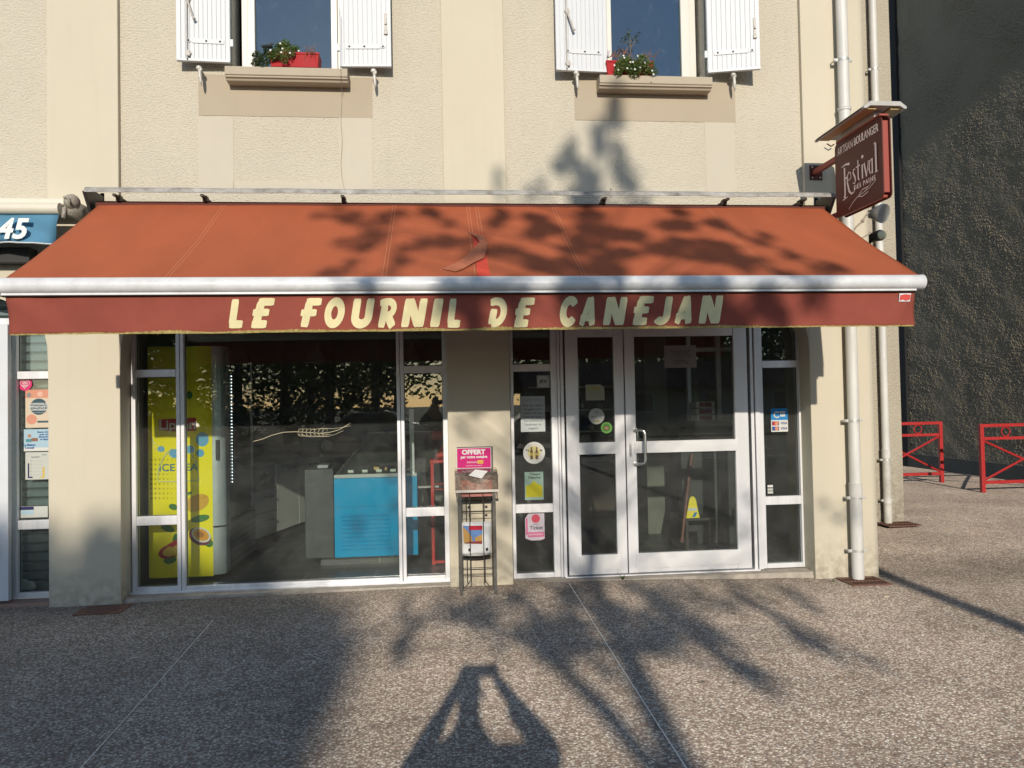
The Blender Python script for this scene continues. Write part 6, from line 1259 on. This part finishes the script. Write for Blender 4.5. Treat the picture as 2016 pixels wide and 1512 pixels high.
# house across the road, with a tiled roof
HS = thing('tiled_house', (13, -36, 0), 'low beige house with brown tiled roof across the road', 'house')
mb = MB(); mb.box(5, 22, -41, -34, -.2, 2.15); mb.build('wall', mat('house_wall', (.42, .36, .27), .9, var=.08), HS)
mb = MB(); mb.prism([(-33.2, 2.05), (-37.5, 3.5), (-41.8, 2.05), (-41.8, 2.2), (-37.5, 3.7), (-33.2, 2.2)], 4.4, 22.6, 'x')
for k in range(60): x = 4.5 + k * .305; mb.tube([(x, -33.15, 2.24), (x, -37.5, 3.74)], .07, 6)
mb.build('roof', mat('roof_tile', (.20, .12, .085), .9, var=.35, vscale=3), HS)
for k in range(4):
    x = 6.5 + k * 4; mb = MB(); mb.box(x, x + 1.2, -33.99, -33.93, 0.8, 1.9); wn_ = mb.build('window', WHITE, HS); mb = MB(); mb.box(x + .08, x + 1.12, -33.93, -33.92, .88, 1.82); mb.build('pane', mat('dark_pane', (.03, .04, .05), .1), wn_)
# parked cars by the far kerb
def car(x, y, colr, label):
    t = thing('parked_car', (x, y, -.12), label, 'car', 'cars parked along the far side of the road'); z = -.12
    pr_ = [(-2.1, .25), (-2.12, .55), (-2.0, .78), (-1.2, .92), (-.55, 1.38), (.75, 1.42), (1.5, 1.0), (2.0, .92), (2.1, .6), (2.08, .25)]
    mb = MB(); vs = []; 
    for wy, sc_ in ((-.82, .96), (-.86, 1), (.86, 1), (.82, .96)): vs += [(x + a, y + wy * (1 if b < .95 else .84), z + b * (sc_ if b > .3 else 1)) for a, b in pr_]
    n = len(pr_); mb.add(vs, [tuple(range(n)), tuple(range(4 * n - 1, 3 * n - 1, -1))] + [(l * n + k, l * n + (k + 1) % n, (l + 1) * n + (k + 1) % n, (l + 1) * n + k) for l in range(3) for k in range(n)])
    mb.build('body', mat('car_paint_' + label.split()[0], colr, .25, .2), t, bevel=.04)
    for s in (-1, 1):
        mb = MB(); mb.prism([(x - 1.1, z + .95), (x - .5, z + 1.33), (x + .7, z + 1.36), (x + 1.35, z + 1.0)], y + s * .785, y + s * .80, 'y'); mb.build('side_window', mat('car_glass', (.02, .02, .025), .05), t)
        for a in (-1.3, 1.3): mb = MB(); mb.tube([(x + a, y + s * .70, z + .31), (x + a, y + s * .88, z + .31)], .31, 20); wl_ = mb.build('wheel', BLACK, t); mb = MB(); mb.tube([(x + a, y + s * .88, z + .31), (x + a, y + s * .89, z + .31)], .19, 14); mb.build('rim', STEEL, wl_)
    for a in (-.6, .6): mb = MB(); mb.blob((x - 2.03, y + a, z + .66), (.05, .14, .07)); mb.build('headlight', mat('lamp_glass', (.7, .7, .7), .1), t)
car(-2.5, -19.6, (.30, .31, .33), 'silver hatchback parked across the road, left'); car(3.6, -19.6, (.05, .07, .11), 'navy hatchback parked across the road, right'); car(-9.5, -19.6, (.3, .03, .03), 'red hatchback parked across the road, far left')
# street lamp whose shadow crosses the pavement at the right
a_, b_ = WZ(2016, 1240, 0), WZ(1735, 1120, 0); lx_ = b_.x - (b_.y + 11.4) * SHX
SL = thing('street_lamp', (lx_, -11.4, 0), 'tall galvanised street lamp standing behind the camera at the kerb', 'street lamp'); mb = MB(); mb.tube([(lx_, -11.4, 0), (lx_, -11.4, 1.0), (lx_, -11.4, 11.0), (lx_, -11.3, 11.3), (lx_, -11.0, 11.4), (lx_, -10.4, 11.45)], [.10, .09, .075, .06, .045, .035], 14); mb.build('pole', STEEL, SL, smooth=True)
mb = MB(); mb.blob((lx_, -10.2, 11.44), (.12, .35, .06), 12, 8); mb.build('lamp_head', GREYT, SL, smooth=True)

# ================================================================ THE PHOTOGRAPHER
PP = thing('person', (-.06, -6.62, 0), 'person in dark clothes holding a phone up with both hands, seen as a shadow', 'person')
def skin(name, verts, edges, radii, m, parent, sub_=2, root=0):
    org = ORG.get(parent.name, Vector()); me = bpy.data.meshes.new(name); me.from_pydata([tuple(Vector(v) - org) for v in verts], edges, []); o = bpy.data.objects.new(name, me); col.objects.link(o)
    o.parent = parent; me.materials.append(m); ORG[o.name] = org
    s = o.modifiers.new('skin', 'SKIN'); s.use_smooth_shade = True
    for i, r in enumerate(radii):
        d = me.skin_vertices[0].data[i]; d.radius = r if hasattr(r, '__len__') else (r, r); d.use_root = (i == root)
    ss = o.modifiers.new('sub', 'SUBSURF'); ss.levels = sub_; ss.render_levels = sub_; return o
SKN = mat('skin', (.45, .27, .19), .55); CL = mat('dark_coat', (.045, .05, .065), .9, var=.15); HAIRM = mat('brown_hair', (.05, .03, .02), .8)
bx_, by_ = -.105, -6.60
v = [(bx_, by_, .93), (bx_, by_, 1.12), (bx_, by_ + .0, 1.27), (bx_, by_ + .03, 1.40), (bx_ + .0, by_ + .07, 1.50), (bx_, by_ + .10, 1.56),
     (bx_ + .16, by_, 1.26), (bx_ + .39, by_ + .10, 1.25), (bx_ + .20, by_ + .28, 1.47), (bx_ + .15, by_ + .315, 1.53),
     (bx_ - .16, by_, 1.29), (bx_ - .255, by_ + .12, 1.18), (bx_ - .08, by_ + .28, 1.44), (bx_ - .03, by_ + .315, 1.53),
     (bx_ + .10, by_, .86), (bx_ + .12, by_ + .02, .48), (bx_ + .13, by_ - .02, .09), (bx_ + .14, by_ + .14, .04),
     (bx_ - .10, by_, .86), (bx_ - .12, by_ + .02, .48), (bx_ - .13, by_ - .02, .09), (bx_ - .14, by_ + .14, .04)]
e = [(0, 1), (1, 2), (2, 3), (3, 4), (4, 5), (2, 6), (6, 7), (7, 8), (8, 9), (2, 10), (10, 11), (11, 12), (12, 13), (0, 14), (14, 15), (15, 16), (16, 17), (0, 18), (18, 19), (19, 20), (20, 21)]
r_ = [(.16, .12), (.15, .11), (.13, .10), .055, (.064, .08), (.06, .075), .062, .050, .038, .028, .056, .046, .036, .028, .09, .06, .045, .035, .09, .06, .045, .035]
skin('body', v, e, r_, SKN, PP)
cv = v[:3] + [v[6], v[7], (bx_ + .22, by_ + .25, 1.42), v[10], v[11], (bx_ - .11, by_ + .25, 1.40), (bx_, by_, 1.32)]
skin('coat', cv, [(0, 1), (1, 2), (2, 3), (3, 4), (4, 5), (2, 6), (6, 7), (7, 8), (2, 9)], [(.19, .145), (.17, .13), (.15, .12), .085, .072, .056, .074, .060, .044, .06], CL, PP)
skin('trousers', [v[0], v[14], v[15], (bx_ + .13, by_ - .02, .12), v[18], v[19], (bx_ - .13, by_ - .02, .12)], [(0, 1), (1, 2), (2, 3), (0, 4), (4, 5), (5, 6)], [(.17, .13), .10, .07, .06, .10, .07, .06], mat('jeans', (.04, .06, .10), .9), PP)
mb = MB(); mb.blob((bx_, by_ + .055, 1.56), (.066, .085, .095), 14, 10, None, .03); mb.build('hair', HAIRM, PP, smooth=True)
mb = MB(); mb.blob((bx_, by_ + .155, 1.505), (.012, .018, .022)); 
for s in (-1, 1): mb.blob((bx_ + s * .077, by_ + .08, 1.515), (.008, .018, .028))
mb.build('face_detail', SKN, PP, smooth=True); mb = MB()
for s in (-1, 1): mb.blob((bx_ + s * .03, by_ + .155, 1.528), (.011, .006, .007))
mb.box(bx_ - .022, bx_ + .022, by_ + .145, by_ + .153, 1.462, 1.468); mb.build('eyes_and_mouth', mat('dark_features', (.05, .02, .02), .5), PP)
for s in (-1, 1): mb = MB(); mb.blob((bx_ + s * .137, by_ + .06, .04), (.048, .13, .045)); mb.build('shoe', BLACK, PP, smooth=True)
# five curled fingers on each hand gripping the phone
pc = Vector((.055 + bx_ + .02, -6.272, 1.560)); pl, pr2 = pc.x - .075, pc.x + .075
for s, hv in ((1, v[9]), (-1, v[13])):
    ex = pr2 if s > 0 else pl; vv = [Vector(hv), Vector((ex + s * .022, -6.300, 1.560))]; ee = [(0, 1)]; rr2 = [.036, (.050, .030)]
    for k, (dz, ln) in enumerate(((.038, .9), (.016, 1.0), (-.006, .95), (-.026, .75))):
        b = len(vv); vv += [Vector((ex + s * .016, -6.285, 1.562 + dz)), Vector((ex + s * .012, -6.268, 1.564 + dz)), Vector((ex - s * .006 * ln, -6.262, 1.565 + dz))]; ee += [(1, b), (b, b + 1), (b + 1, b + 2)]; rr2 += [.010, .0085, .007]
    b = len(vv); vv += [Vector((ex + s * .004, -6.300, 1.575)), Vector((ex - s * .02, -6.292, 1.585))]; ee += [(1, b), (b, b + 1)]; rr2 += [.011, .008]
    skin('hand', vv, ee, rr2, SKN, PP, 1)
mb = MB(); mb.box(pl, pr2, -6.281, -6.272, 1.522, 1.598); o = mb.build('phone', mat('phone_black', (.02, .02, .022), .2), bevel=.004); tag(o, 'dark phone held sideways in both hands of the person', 'phone')
mb = MB(); mb.prism([(pl + .005 + .0 + .028 * (k in (1, 2)), 1.553 + .028 * (k in (2, 3))) for k in range(4)], -6.2717, -6.2690, 'y'); c = mb.build('camera_bump', BLACK, o)
